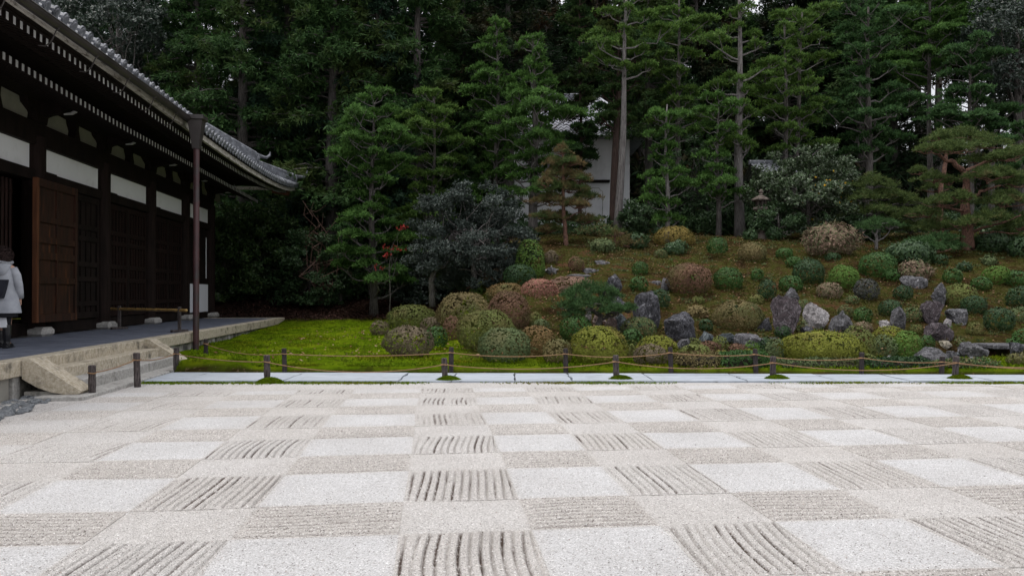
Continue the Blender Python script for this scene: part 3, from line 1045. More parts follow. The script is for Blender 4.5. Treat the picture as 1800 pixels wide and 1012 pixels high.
    # hip ridge at the corner with curled end tiles
    def ridge(a, b2, h, wd, horn):
        a, b2 = Vector(a), Vector(b2)
        d = (b2 - a)
        side = Vector((-d.y, d.x, 0)).normalized()
        for k in range(4):
            z0, z1 = h * k / 4 + .004, h * (k + 1) / 4
            ww = wd * (1 - .1 * k)
            c = []
            for p, sg in ((a, 0), (b2, 1)):
                for s in (-1, 1):
                    for z in (z0, z1):
                        c.append(p + side * s * ww / 2 + Vector((0, 0, z)))
            MB().raw([tuple(v) for v in c], [(0, 1, 3, 2), (4, 6, 7, 5), (0, 4, 5, 1), (2, 3, 7, 6), (1, 5, 7, 3), (0, 2, 6, 4)]).to(r, 'ridge_course', M['tile'])
        top = [tuple(a + Vector((0, 0, h + .03))), tuple(b2 + Vector((0, 0, h + .03)))]
        MB().tube(top, .085, 10).to(r, 'ridge_cap', M['tile'])
        u = -d.normalized()
        e = a + Vector((0, 0, h))
        o1 = [e, e + u * .28 + Vector((0, 0, .04)), e + u * .55 + Vector((0, 0, .12)), e + u * .72 + Vector((0, 0, .30)), e + u * .75 + Vector((0, 0, .46))]
        MB().tube(o1, [.09, .08, .065, .055, .03], 8).to(r, 'ridge_horn', M['tile'])
        MB().tube([a + u * .0 + Vector((0, 0, h * .5)), a + u * .09 + Vector((0, 0, h * .5))], [.22, .19], 12).to(r, 'ridge_end_tile', M['tile'])
    cz = 5.86 + .42
    ridge((-6.05, Y1 - .15, cz + .02), (-8.2, Y1 - 2.3, cz + .62), .34, .30, 1)
    ridge((-7.35, Y1 - 1.5, cz + .62), (-11.0, Y1 - 5.0, cz + 2.6), .42, .32, 1)
    MB().prism([(-6.9, 5.86), (-6.22, 5.74), (-6.14, 5.92), (-6.9, 6.02)], 'y', Y1 - .42, Y1 - .27).to(r, 'hip_rafter', M['woodedge'])
    # far eave side (north end), a short return of fascia
    MB().box((-14, Y1 - .06, 6.02), (-6.03, Y1, 6.16)).to(r, 'fascia', M['fascia'])
M['woodred2'] = mat('reddish_lattice_timber', (.02, .010, .008), (.045, .022, .018), 3, .6, st=(6, 6, .5))
M['woodredk'] = mat('dim_reddish_timber', (.007, .005, .004), (.020, .010, .008), 2.5, .75, spec=.12, st=(5, 5, .6), bmp=(28, .004))
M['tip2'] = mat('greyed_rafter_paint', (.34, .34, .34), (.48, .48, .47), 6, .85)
hall()
bpy.data.objects['temple_hall'].location.y += 1.0

def bamboo_rail():
    a, b2 = Vector((-8.3, 21.6, ZT)), Vector((-6.2, 19.82, ZT))
    r = empty('bamboo_rail', (-7.3, 19.7, ZT), 'low bamboo rail on two wooden stands before the hall doors', 'barrier')
    d = (b2 - a)
    p0, p1 = a - d * .16 + Vector((0, 0, .53)), b2 + d * .10 + Vector((0, 0, .53))
    n = 9
    pts, rad = [], []
    for i in range(n):
        t = i / (n - 1)
        p = p0.lerp(p1, t)
        pts += [p - d.normalized() * .02, p, p + d.normalized() * .02]
        rad += [.034, .040, .034]
    MB().tube(pts, rad, 10).to(r, 'bamboo_pole', M['bamboo'], smooth=True)
    for c in (a, b2):
        s = MB().box((c.x - .035, c.y - .035, ZT), (c.x + .035, c.y + .035, ZT + .62), bev=.006).to(r, 'stand', M['post'])
        MB().box((c.x - .22, c.y - .045, ZT - .003), (c.x + .22, c.y + .045, ZT + .055), rz=.9, bev=.006).to(s, 'stand_foot', M['post'])
bamboo_rail()

# ------------------------------------------------------------------ the visitor
def skin_body(name, chain, edges, radii, m, root, sub=2):
    me = bpy.data.meshes.new(name)
    me.from_pydata([tuple(c) for c in chain], edges, [])
    o = bpy.data.objects.new(name, me)
    COL.objects.link(o)
    sk = o.modifiers.new('skin', 'SKIN')
    for v, r_ in zip(me.skin_vertices[0].data, radii):
        v.radius = r_ if hasattr(r_, '__len__') else (r_, r_)
    me.skin_vertices[0].data[0].use_root = True
    s = o.modifiers.new('sub', 'SUBSURF'); s.levels = sub; s.render_levels = sub
    dg = bpy.context.evaluated_depsgraph_get()
    dg.update()
    nm = bpy.data.meshes.new_from_object(o.evaluated_get(dg))
    bpy.data.objects.remove(o)
    nm.name = name
    nm.materials.clear(); nm.materials.append(m)
    for p in nm.polygons: p.use_smooth = True
    q = link(name, nm, root)
    return q

def visitor():
    skin = mat('skin', (.50, .30, .22), (.55, .34, .25), 8, .6)
    coat = mat('light_grey_wool_coat', (.30, .315, .35), (.40, .415, .45), 9, .95, bmp=(90, .004))
    fur = mat('dark_brown_fur', (.022, .013, .012), (.05, .03, .028), 30, .9, bmp=(60, .02, 1))
    black = mat('black_cloth', (.008, .008, .011), (.016, .016, .020), 10, .8)
    boot = mat('black_leather_boot', (.006, .006, .008), (.010, .010, .012), 10, .28, spec=.6)
    navy = mat('dark_navy_bag', (.010, .012, .020), (.020, .022, .034), 6, .6)
    g = onz(3, 611, ZT)
    r = empty('person', (g.x, g.y, ZT), 'person seen from behind in a hooded grey coat, black skirt and black boots', 'person')
    # walking away from the camera, slightly to the left; local: +y is where she walks
    S = [
        (0, 0, .93), (0, 0, 1.10), (0, .01, 1.30), (0, .02, 1.42), (0, .03, 1.50), (0, .045, 1.58), (0, .05, 1.66),      # 0-6 spine to head
        (.19, .0, 1.36), (.27, .0, 1.10), (.24, .10, .88), (.23, .12, .80),                                              # 7-10 right arm
        (-.19, .0, 1.36), (-.27, .0, 1.10), (-.25, .10, .88), (-.24, .12, .80),                                          # 11-14 left arm
        (.10, 0, .88), (.105, .0, .50), (.10, -.03, .10), (.10, .07, .04),                                               # 15-18 right leg
        (-.10, 0, .88), (-.10, .17, .52), (-.11, .22, .12), (-.11, .33, .06),                                             # 19-22 left leg
    ]
    E = [(0, 1), (1, 2), (2, 3), (3, 4), (4, 5), (5, 6), (3, 7), (7, 8), (8, 9), (9, 10), (3, 11), (11, 12), (12, 13), (13, 14), (0, 15), (15, 16), (16, 17), (17, 18), (0, 19), (19, 20), (20, 21), (21, 22)]
    R = [(.16, .12), (.15, .11), (.17, .11), (.12, .09), (.055, .055), (.085, .09), (.075, .085), (.06, .06), (.05, .05), (.035, .035), (.03, .03), (.06, .06), (.05, .05), (.035, .035), (.03, .03),
         (.095, .095), (.06, .06), (.045, .045), (.04, .035), (.095, .095), (.06, .06), (.045, .045), (.04, .035)]
    skin_body('body', S, E, R, skin, r)
    L = Vector(r.location)
    def W(x, y, z): return (L.x + x, L.y + y, L.z + z)
    def loft(nm, rings, m, par=r, seg=26, smooth=True, fold=0.0, cap=True):
        V = []
        for (cx_, cy_, z, rx, ry) in rings:
            for k in range(seg):
                a = 2 * PI * k / seg
                f = 1 + fold * math.sin(a * 7 + 1) * max(0, (1.25 - z)) * 1.2
                V.append(W(cx_ + rx * f * math.cos(a), cy_ + ry * f * math.sin(a), z))
        Q = [(i * seg + k, i * seg + (k + 1) % seg, (i + 1) * seg + (k + 1) % seg, (i + 1) * seg + k) for i in range(len(rings) - 1) for k in range(seg)]
        T = []
        if cap:
            V += [W(rings[0][0], rings[0][1], rings[0][2]), W(rings[-1][0], rings[-1][1], rings[-1][2])]
            b = (len(rings) - 1) * seg
            n = len(V)
            T = [(n - 2, (k + 1) % seg, k) for k in range(seg)] + [(n - 1, b + k, b + (k + 1) % seg) for k in range(seg)]
        return MB().raw(V, Q, T).to(par, nm, m, smooth=smooth)
    loft('coat', [(0.02, 0, .60, .285, .215), (.015, 0, .62, .292, .22), (.01, 0, .80, .262, .20), (0, 0, 1.0, .235, .18), (0, 0, 1.16, .222, .165), (0, 0, 1.30, .218, .15), (0, 0, 1.385, .195, .13), (0, .005, 1.43, .135, .105), (0, .01, 1.46, .075, .08)], coat, fold=.035)
    loft('skirt', [(.01, 0, .53, .235, .17), (.01, 0, .55, .242, .175), (0, 0, .75, .21, .16)], black, fold=.02)
    for sx in (1, -1):
        pts = [W(sx * .175, 0, 1.375), W(sx * .235, -.0, 1.25), W(sx * .275, 0, 1.09), W(sx * .262, .06, .97), W(sx * .245, .11, .87)]
        MB().tube(pts, [.072, .076, .066, .06, .058], 12).to(r, 'sleeve', coat, smooth=True)
        # hands: palm and fingers
        hx, hy, hz = sx * .24, .12, .82
        hb = MB()
        hb.tube([W(hx, hy - .01, hz + .04), W(hx, hy, hz), W(hx, hy + .01, hz - .05)], [.022, .034, .032], 8, squash=.6)
        for q in range(4):
            o_ = (q - 1.5) * .016
            ln = (.058, .068, .064, .05)[q]
            hb.tube([W(hx, hy + .01 + o_, hz - .045), W(hx - sx * .006, hy + .01 + o_, hz - .045 - ln * .55), W(hx - sx * .022, hy + .01 + o_, hz - .045 - ln)], [.009, .008, .006], 6)
        hb.tube([W(hx, hy + .03, hz), W(hx - sx * .012, hy + .052, hz - .03), W(hx - sx * .02, hy + .055, hz - .055)], [.011, .009, .007], 6)
        hb.to(r, 'hand', skin, smooth=True)
    # hood hanging behind the neck, with a grey fur edge
    loft('hood', [(.03, -.055, 1.21, .03, .02), (.03, -.10, 1.25, .085, .065), (.02, -.11, 1.32, .13, .09), (.01, -.085, 1.40, .165, .115), (.0, -.05, 1.45, .175, .125), (0, -.01, 1.475, .15, .115)], coat)
    ring = [W(.165 * math.cos(a), -.02 + .12 * math.sin(a), 1.475 + .012 * math.sin(3 * a)) for a in np.linspace(0, 2 * PI, 22)]
    MB().tube(ring, .028, 8).to(r, 'hood_trim', mat('grey_fur_trim', (.22, .23, .25), (.38, .39, .42), 60, 1, bmp=(80, .02, 1)), smooth=True)
    # fluffy dark hair
    rng = np.random.default_rng(8)
    loft('hair', [(0, .0, 1.47, .11, .10), (0, .0, 1.52, .135, .13), (0, .01, 1.58, .145, .145), (0, .02, 1.65, .14, .145), (0, .03, 1.71, .11, .12), (0, .03, 1.745, .05, .06)], fur)
    U = unit(1600, rng)
    U = U[(U[:, 1] < .5) | (U[:, 2] > .3)]
    C = np.array(W(0, .015, 1.605)) + U * np.array([.135, .135, .135])
    D = nrm(U + np.array([0, 0, -.5]) + .4 * unit(len(U), rng))
    part(r, 'hair_strands', diamonds(C, D, .05, .012, rng), [np.arange(len(U) * 4).reshape(-1, 4)], fur)
    # face on the far side
    f = MB()
    f.tube([W(0, .135, 1.60), W(0, .158, 1.575), W(0, .137, 1.565)], [.010, .014, .010], 6)
    f.to(r, 'nose', skin, smooth=True)
    for sx in (1, -1):
        MB().lathe([(.001, -.010), (.010, 0), (.001, .010)], W(sx * .032, .128, 1.612), 8).to(r, 'eye', black)
        MB().lathe([(.002, -.028), (.012, -.01), (.014, .012), (.003, .028)], W(sx * .092, .05, 1.60), 8, sx=.5).to(r, 'ear', skin)
    MB().box(W(-.022, .126, 1.538), W(.022, .136, 1.545)).to(r, 'mouth', mat('lips', (.35, .12, .10), (.38, .14, .12)))
    # boots
    for bx, by, bz, lean in ((.10, -.03, 0, 0), (-.11, .20, 0.0, .05)):
        b_ = MB()
        b_.tube([W(bx, by + lean * .6, .40), W(bx, by + lean * .4, .36), W(bx, by + lean * .2, .22), W(bx, by, .11), W(bx, by, .03)], [.068, .07, .064, .052, .056], 12)
        b_.tube([W(bx, by - .055, .045), W(bx, by + .02, .050), W(bx - .0, by + .12, .040), W(bx - .0, by + .18, .030)], [.045, .05, .044, .026], 10)
        b_.box(W(bx - .045, by - .085, 0.0), W(bx + .045, by - .005, .045), bev=.008)
        b_.box(W(bx - .045, by + .0, 0.0), W(bx + .045, by + .19, .018), bev=.004)
        b_.to(r, 'boot', boot, smooth=False)
    for bx, by, t_ in ((.10, -.02, 0), (-.11, .20, 0)):
        MB().tube([W(bx, by, .36), W(bx * .98, by * .6, .62)], [.056, .075], 10).to(r, 'stocking', black, smooth=True)
    # shoulder bag (held, so a thing of its own)
    bag = empty('shoulder_bag', W(.0, -.24, .95), 'dark navy shoulder bag with two round badges hanging on the person', 'bag')
    Vb = []
    for z, hx, hy in ((.86, .13, .05), (.88, .135, .055), (1.02, .155, .05), (1.17, .175, .03), (1.18, .172, .022)):
        sh = (z - .86) * .15
        Vb += [W(.00 - hx + sh, -.235 - hy, z), W(.00 + hx + sh, -.235 - hy, z), W(.00 + hx + sh, -.235 + hy, z), W(.00 - hx + sh, -.235 + hy, z)]
    Q = [(i * 4 + k, i * 4 + (k + 1) % 4, i * 4 + 4 + (k + 1) % 4, i * 4 + 4 + k) for i in range(4) for k in range(4)] + [(3, 2, 1, 0), (16, 17, 18, 19)]
    MB().raw(Vb, Q).to(bag, 'bag_body', navy)
    MB().tube([W(.04, -.235, 1.17), W(-.02, -.20, 1.30), W(-.10, -.13, 1.42), W(-.12, -.02, 1.45), W(-.16, .12, 1.36)], .011, 6).to(bag, 'strap', navy)
    for k, (bx, bz, cols) in enumerate(((.035, 1.125, ((.10, .25, .55), (.75, .75, .72), (.80, .33, .08))), (-.035, 1.175, ((.10, .30, .50), (.75, .72, .25), (.30, .35, .30))))):
        o_ = None
        for q, (rr, c_) in enumerate(zip((.046, .039, .024), cols)):
            mm = mat('badge_colour', c_, tuple(min(1, v * 1.1) for v in c_), 20, .3)
            ob = MB().tube([W(bx, -.284 - q * .003, bz), W(bx, -.292 - q * .003, bz)], rr, 18).to(bag if o_ is None else o_, 'badge' if o_ is None else 'badge_print', mm)
            if o_ is None: o_ = ob
    pb = empty('paper_bag', W(-.02, -.05, .36), 'white paper bag hanging from the hand of the person', 'bag')
    MB().raw([W(-0.170, -.10, .335), W(0.130, -.10, .36), W(0.130, .0, .36), W(-0.170, .0, .335), W(-0.180, -.09, .52), W(0.115, -.09, .53), W(0.115, -.01, .53), W(-0.180, -.01, .52)],
             [(0, 3, 2, 1), (0, 1, 5, 4), (1, 2, 6, 5), (2, 3, 7, 6), (3, 0, 4, 7)]).to(pb, 'bag_body', M['board'])
    MB().tube([W(-0.120, -.05, .52), W(-0.080, .02, .66), W(-0.075, .11, .765), W(-0.040, .03, .66), W(0.040, -.05, .53)], .004, 5).to(pb, 'bag_handle', M['board'])
visitor()

# the hall, terrace, court squares and visitor were laid out square to the hall: turn them as one
for o_ in [o for o in bpy.data.objects if o.parent is None and o.type not in ('CAMERA', 'LIGHT')]:
    x_, y_, z_ = o_.location
    o_.location = (x_ * CT - y_ * SN, x_ * SN + y_ * CT, z_)
    o_.rotation_euler = (0, 0, YAWT)
YAW = 0.0

# ------------------------------------------------------------------ the ground
def moss_w(X, Y):
    a = sm((-.4 - X) / 1.2) * sm((31.0 - Y) / 1.2)
    b = sm((16.4 - Y) / .8) * sm((13.5 - X) / 1)
    return np.clip(np.maximum(a, b * .85), 0, 1) * sm((Y - gedge(X) - .016) / .02)

def ground():
    gx = np.concatenate([[-400, -200, -100, -60, -40, -30, -22, -18, -15], np.arange(-14, -9.6, .3), np.arange(-9.5, 23, .115), [24, 26, 28, 31, 35, 40, 50, 70, 110, 200, 400]])
    gy = np.concatenate([[-300, -120, -60, -30, -15, -6, 0, 6, 11, 13.2, 13.9], np.arange(14.0, 15.0, .025), np.arange(15.0, 31, .115), np.arange(31, 44, .3), [45, 48, 52, 56, 62, 70, 80, 100, 130, 180, 260, 450]])
    X, Y = np.meshgrid(gx, gy)
    Z = terr(X, Y)
    fine = (hallframe(X, Y)[0] > -5.7) & (X <= 23) & (Y > gedge(X) + .2) & (Y < 40)
    mw = moss_w(X, Y)
    Z = Z + np.where(fine, (.022 * noise2(X * 4.2, Y * 2.4, 9) + .035 * noise2(X * 1.9, Y * 1.2, 10) + .03 * (1 - mw) * noise2(X * 5, Y * 5, 11)), 0)
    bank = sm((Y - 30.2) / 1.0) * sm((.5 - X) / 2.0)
    V = np.stack([X, Y, Z], -1).reshape(-1, 3)
    ny, nx = X.shape
    I = np.arange(ny * nx).reshape(ny, nx)
    F = np.stack([I[:-1, :-1], I[:-1, 1:], I[1:, 1:], I[1:, :-1]], -1).reshape(-1, 4)
    cx = (X[:-1, :-1] + X[1:, 1:]).ravel() / 2
    cy = (Y[:-1, :-1] + Y[1:, 1:]).ravel() / 2
    m, t, b = nodes('garden_soil_and_moss')
    co = coords(t, 'World')
    def attr(n):
        a = t.nodes.new('ShaderNodeAttribute')
        a.attribute_name = n
        return a.outputs['Fac']
    hill = ramp(t, [(.30, (.018, .012, .007)), (.42, (.038, .026, .010)), (.54, (.046, .050, .012)), (.62, (.066, .036, .017)), (.74, (.12, .068, .040))])
    t.links.new(nz(t, co, 1.1, 7, .65, .4), hill.inputs[0])
    spk = ramp(t, [(.58, (0, 0, 0)), (.66, (1, 1, 1))])
    t.links.new(nz(t, co, 16, 4, .7), spk.inputs[0])
    h2 = mixc(t, mth(t, 'MULTIPLY', spk.outputs[0], .6), hill.outputs[0], (.24, .15, .10))
    mo = ramp(t, [(.3, (.045, .080, .003)), (.5, (.095, .150, .005)), (.68, (.15, .19, .008))])
    t.links.new(nz(t, stretch(t, co, 1, .6, 1), 1.6, 6, .7), mo.inputs[0])
    mb = ramp(t, [(.52, (0, 0, 0)), (.66, (1, 1, 1))])
    t.links.new(nz(t, stretch(t, co, 1, .45, 1), 3.2, 5, .6), mb.inputs[0])
    mo2 = mixc(t, mth(t, 'MULTIPLY', mb.outputs[0], .8), mo.outputs[0], (.036, .040, .006))
    bk = ramp(t, [(.35, (.014, .009, .007)), (.65, (.040, .024, .018))])
    t.links.new(nz(t, co, 5, 6, .7), bk.inputs[0])
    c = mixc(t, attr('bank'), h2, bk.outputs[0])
    c = mixc(t, attr('moss'), c, mo2)
    far = mixc(t, attr('wild'), c, (.025, .028, .014))
    t.links.new(far, b.inputs['Base Color'])
    b.inputs['Roughness'].default_value = .95
    b.inputs['Specular IOR Level'].default_value = .0
    bump(t, b, nz(t, co, 38, 8, .75), .05, 1.0)
    wild = sm((Y - 37) / 5)
    at_ = {'moss': mw.ravel(), 'bank': bank.ravel(), 'wild': wild.ravel()}
    lawn = (moss_w(cx, cy) > .5) & (cy > 13.95)
    hill_ = (~lawn) & (cy > 13.95)
    for nm, sel in (('moss_lawn', lawn), ('hillside', hill_), ('ground', ~(lawn | hill_))):
        f = F[sel]
        u, inv = np.unique(f, return_inverse=True)
        me = mesh(nm, V[u], [inv.reshape(-1, 4)], m, smooth=True, attr={k: v[u] for k, v in at_.items()})
        tag(link(nm, me), kind='structure')
ground()

def gravel_margin():
    gx = np.concatenate([[-300, -60, -20], np.arange(-10, 20, .2), [24, 40, 80, 300]])
    gy = np.concatenate([[-200, -40, -10], np.arange(-4, 12.9, .2), [12.96, 13.09]])
    X, Y = np.meshgrid(gx, gy)
    ny, nx = X.shape
    I = np.arange(X.size).reshape(ny, nx)
    F = np.stack([I[:-1, :-1], I[:-1, 1:], I[1:, 1:], I[1:, :-1]], -1).reshape(-1, 4)
    XT, YT = hallframe(X, Y)
    Z = np.where((XT > XB[0]) & (XT < XB[-1]) & (YT > YB[0] - .4) & (YT < YB[-1] - .2), -.028, -.004)
    Z = np.where((XT < -5.0) & (YT > 6) & (YT < 16.3), -.02, Z)
    me = mesh('gravel_margin', np.stack([X, Y, Z], -1).reshape(-1, 3), [F], M['gravel'], smooth=True,
              attr={'wet': np.zeros(X.size) + .03, 'white': np.zeros(X.size) + .35})
    tag(link('gravel_margin', me), kind='structure')
gravel_margin()
def grains():
    rng = np.random.default_rng(90)
    n = 42000
    Y = 2.9 + 6.0 * rng.random(n) ** 1.3
    X = rng.uniform(-.85, .85, n) * (Y + .8)
    r = rng.uniform(.0022, .0052, n)
    O = np.array([(1, 0, 0), (0, 1, 0), (-1, 0, 0), (0, -1, 0), (0, 0, .8), (0, 0, -.8)], float)
    V = np.stack([X, Y, np.full(n, .014)], -1)[:, None, :] + (O[None] * r[:, None, None] * rng.uniform(.6, 1.4, (n, 6, 1)))
    T = np.array([(0, 1, 4), (1, 2, 4), (2, 3, 4), (3, 0, 4)])
    F = (T[None] + (np.arange(n) * 6)[:, None, None]).reshape(-1, 3)
    gm = leafmat('loose_grains', [(.10, .09, .08), (.42, .40, .38), (.55, .53, .51), (.70, .69, .68), (.88, .87, .86), (.30, .22, .18)], patch=.5, trans=0)
    tag(link('loose_gravel', mesh('loose_gravel', V.reshape(-1, 3), [F], gm)), 'loose gravel grains on the nearer squares', 'gravel', kind='stuff')
grains()

# the paved path: separate slabs
def path():
    rng = random.Random(3)
    p = empty('path', (0, 13.9, 0)); tag(p, kind='structure')
    m = mat('blue_grey_path_slab', (.31, .345, .39), (.42, .455, .50), 1.3, .7, c3=(.17, .18, .19), s3=4, t3=(.56, .66), st=(.6, 5, 1), bmp=(50, .004))
    jx = [-7.1] + [at(x, 664, 13.9).x for x in (240, 345, 520, 711, 800, 905, 1000, 1135, 1290, 1440, 1560, 1700)] + [12.1, 13.8, 15.6, 17.5, 19.4, 21.6, 23.8]
    Yn = 13.10
    for a, b2 in zip(jx[:-1], jx[1:]):
        Yf = float(gedge((a + b2) / 2)) - .03
        split = rng.random() < .55
        rows = [(Yn, Yf)] if not split else [(Yn, 13.9 + rng.uniform(-.2, .2))]
        if split: rows.append((rows[0][1] + .012, Yf))
        for (y0, y1) in rows:
            n = 7
            bot = [(a + .005 + (b2 - a - .010) * i / n, y0 + rng.uniform(-.018, .018)) for i in range(n + 1)]
            rt = [(b2 - .008 + rng.uniform(-.03, .01), y0 + (y1 - y0) * i / 4) for i in range(1, 4)]
            top = [(b2 - .005 - (b2 - a - .010) * i / n, y1 + rng.uniform(-.012, .006)) for i in range(n + 1)]
            lf = [(a + .008 + rng.uniform(-.01, .03), y1 - (y1 - y0) * i / 4) for i in range(1, 4)]
            mb = MB()
            mb.prism(bot + rt + top + lf, 'z', -.06, .022 + rng.uniform(0, .008))
            mb.to(p, 'paving_slab', m)
    mb = MB()
    mb.box((-6.6, 13.0, -.09), (25, 14.64, -.045))
    mb.to(p, 'path_bed', mat('dark_path_bed', (.05, .045, .04), (.09, .08, .07), 6, .9))
path()

# pond
def pond():
    n = 28
    V = [(POND[0], POND[1], .05)] + [(POND[0] + 3.0 * math.cos(a), POND[1] + 1.6 * math.sin(a), .05) for a in np.linspace(0, 2 * PI, n, endpoint=False)]
    T = [(0, 1 + i, 1 + (i + 1) % n) for i in range(n)]
    tag(link('water', mesh('water', V, [np.array(T)], M['water'])), kind='structure')
pond()

# ------------------------------------------------------------------ rope fences
def fence(label, posts, sag, ropes, m, base_z, attach=.10, r0=.052):
    rng = random.Random(len(posts))
    root = empty('rope_fence', (posts[2][0], posts[2][1], 0), label, 'fence')
    tops = []
    for x, y, h in posts:
        lean = (rng.uniform(-.003, .003), rng.uniform(-.003, .003))
        k = 7
        pts = [(x + lean[0] * i, y + lean[1] * i, base_z - .1 + (h + .1) * i / k) for i in range(k + 1)]
        rad = [r0 * rng.uniform(.93, 1.07) for _ in pts]
        pts.append((pts[-1][0], pts[-1][1], pts[-1][2] + .012)); rad.append(r0 * .8)
        p = MB().tube(pts, rad, 9).to(root, 'post', m)
        z = base_z + h - attach
        tp = Vector((pts[-1][0], pts[-1][1], z))
        tops.append(tp)
        # knot wrapped round the post
        ring = [(tp.x + (r0 + .008) * math.cos(a), tp.y + (r0 + .008) * math.sin(a), tp.z + .006 * math.sin(a * 2)) for a in np.linspace(0, 2 * PI, 14)]
        MB().tube(ring, .008, 5).to(p, 'rope_wrap', M['rope'])
    for i, (a, b2, sg) in enumerate(ropes):
        A, B = tops[a], tops[b2]
        pts = []
        n = 18
        for k in range(n + 1):
            t = k / n
            q = A.lerp(B, t)
            q.z -= sg * 4 * t * (1 - t)
            q.y -= r0 + .004
            pts.append(q)
        MB().tube(pts, .0085, 6).to(root, 'rope', M['rope'])
    return root, tops

def fences():
    fp = [(162, 697, 643), (242, 673, 621), (309, 655, 612), (470, 672, 625), (783, 669, 630), (1084, 668, 625), (1358, 667, 627), (1678, 667, 627), (1990, 667, 627)]
    P = []
    for x, yb_, yt in fp:
        z = .06 if x == 242 else 0.0
        g = onz(x, yb_, z)
        P.append((g.x, g.y, (yb_ - yt) * fwd(g) / FPX + z))
    fence('nearer rope fence of grey posts along the gravel edge', P, .1,
          [(0, 1, .03), (1, 2, .05)] + [(2, 3, .04), (3, 4, .15), (4, 5, .10), (5, 6, .11), (6, 7, .13), (7, 8, .11)], M['post'], 0.0)
    bp = [(362, 622, 598), (501, 655, 613), (793, 655, 611), (995, 655, 613), (1180, 655, 611), (1329, 655, 614), (1514, 658, 620), (1654, 658, 627), (1965, 658, 627)]
    Q = []
    for x, yb_, yt in bp:
        if x == 362:
            g = hit(x, 622); g.y = min(g.y, 17.5)
            g = at(x, 612, 16.6)
            Q.append((g.x, 16.6, .52))
            continue
        g = onz(x, yb_, .02)
        ge = float(gedge((x - 900) / FPX * 14.5)) + .03
        g = at(x, yb_, ge)
        Q.append((g.x, ge, EYE + (516 - yt) / FPX * fwd(g)))
    fence('farther rope fence of dark posts along the moss edge', Q, .1,
          [(0, 1, .10), (1, 2, .05), (2, 3, .06), (3, 4, .07), (4, 5, .04), (5, 6, .07), (6, 7, .04), (7, 8, .10)], M['post2'], 0.0, attach=.09, r0=.045)
    # moss cushions at the feet of the nearer posts
    rng = np.random.default_rng(4)
    for k, (x, y, h) in enumerate(P[3:8]):
        side = ['at the foot of the leftmost full grey post', 'at the foot of the second full grey post', 'at the foot of the middle grey post', 'at the foot of the fourth grey post', 'at the foot of the rightmost grey post'][k]
        U = rng.random(900) ** .5
        A = rng.uniform(0, 2 * PI, 900)
        rx, ry = .22, .13
        C = np.stack([x + .06 + rx * U * np.cos(A), y - .05 + ry * U * np.sin(A), .075 * (1 - U ** 2)], -1)
        V = tufts(C, 3, .03, .012, rng, bias=1.2)
        tag(link('moss_cushion', leafmesh('moss_cushion', V, LM['moss'])), 'small yellow-green moss cushion ' + side, 'moss', 'moss cushions round the fence posts')
fences()

# ------------------------------------------------------------------ clipped shrubs
def sshape(U, rx, ry, hu, hl, p=2.4):
    """superellipsoid point for unit vectors U (hu/hl: heights above and below the centre)"""
    A = np.abs(U)
    k = (A[:, 0] ** p + A[:, 1] ** p + A[:, 2] ** p) ** (-1 / p)
    Q = U * k[:, None]
    Z = np.where(Q[:, 2] > 0, Q[:, 2] * hu, Q[:, 2] * hl)
    return np.stack([Q[:, 0] * rx, Q[:, 1] * ry, Z], -1)

_ico = {}
def ico(sub):
    if sub not in _ico:
        import bmesh
        bm = bmesh.new()
        bmesh.ops.create_icosphere(bm, subdivisions=sub, radius=1)
        _ico[sub] = (np.array([v.co[:] for v in bm.verts]), np.array([[v.index for v in f.verts] for f in bm.faces]))
        bm.free()
    return _ico[sub]

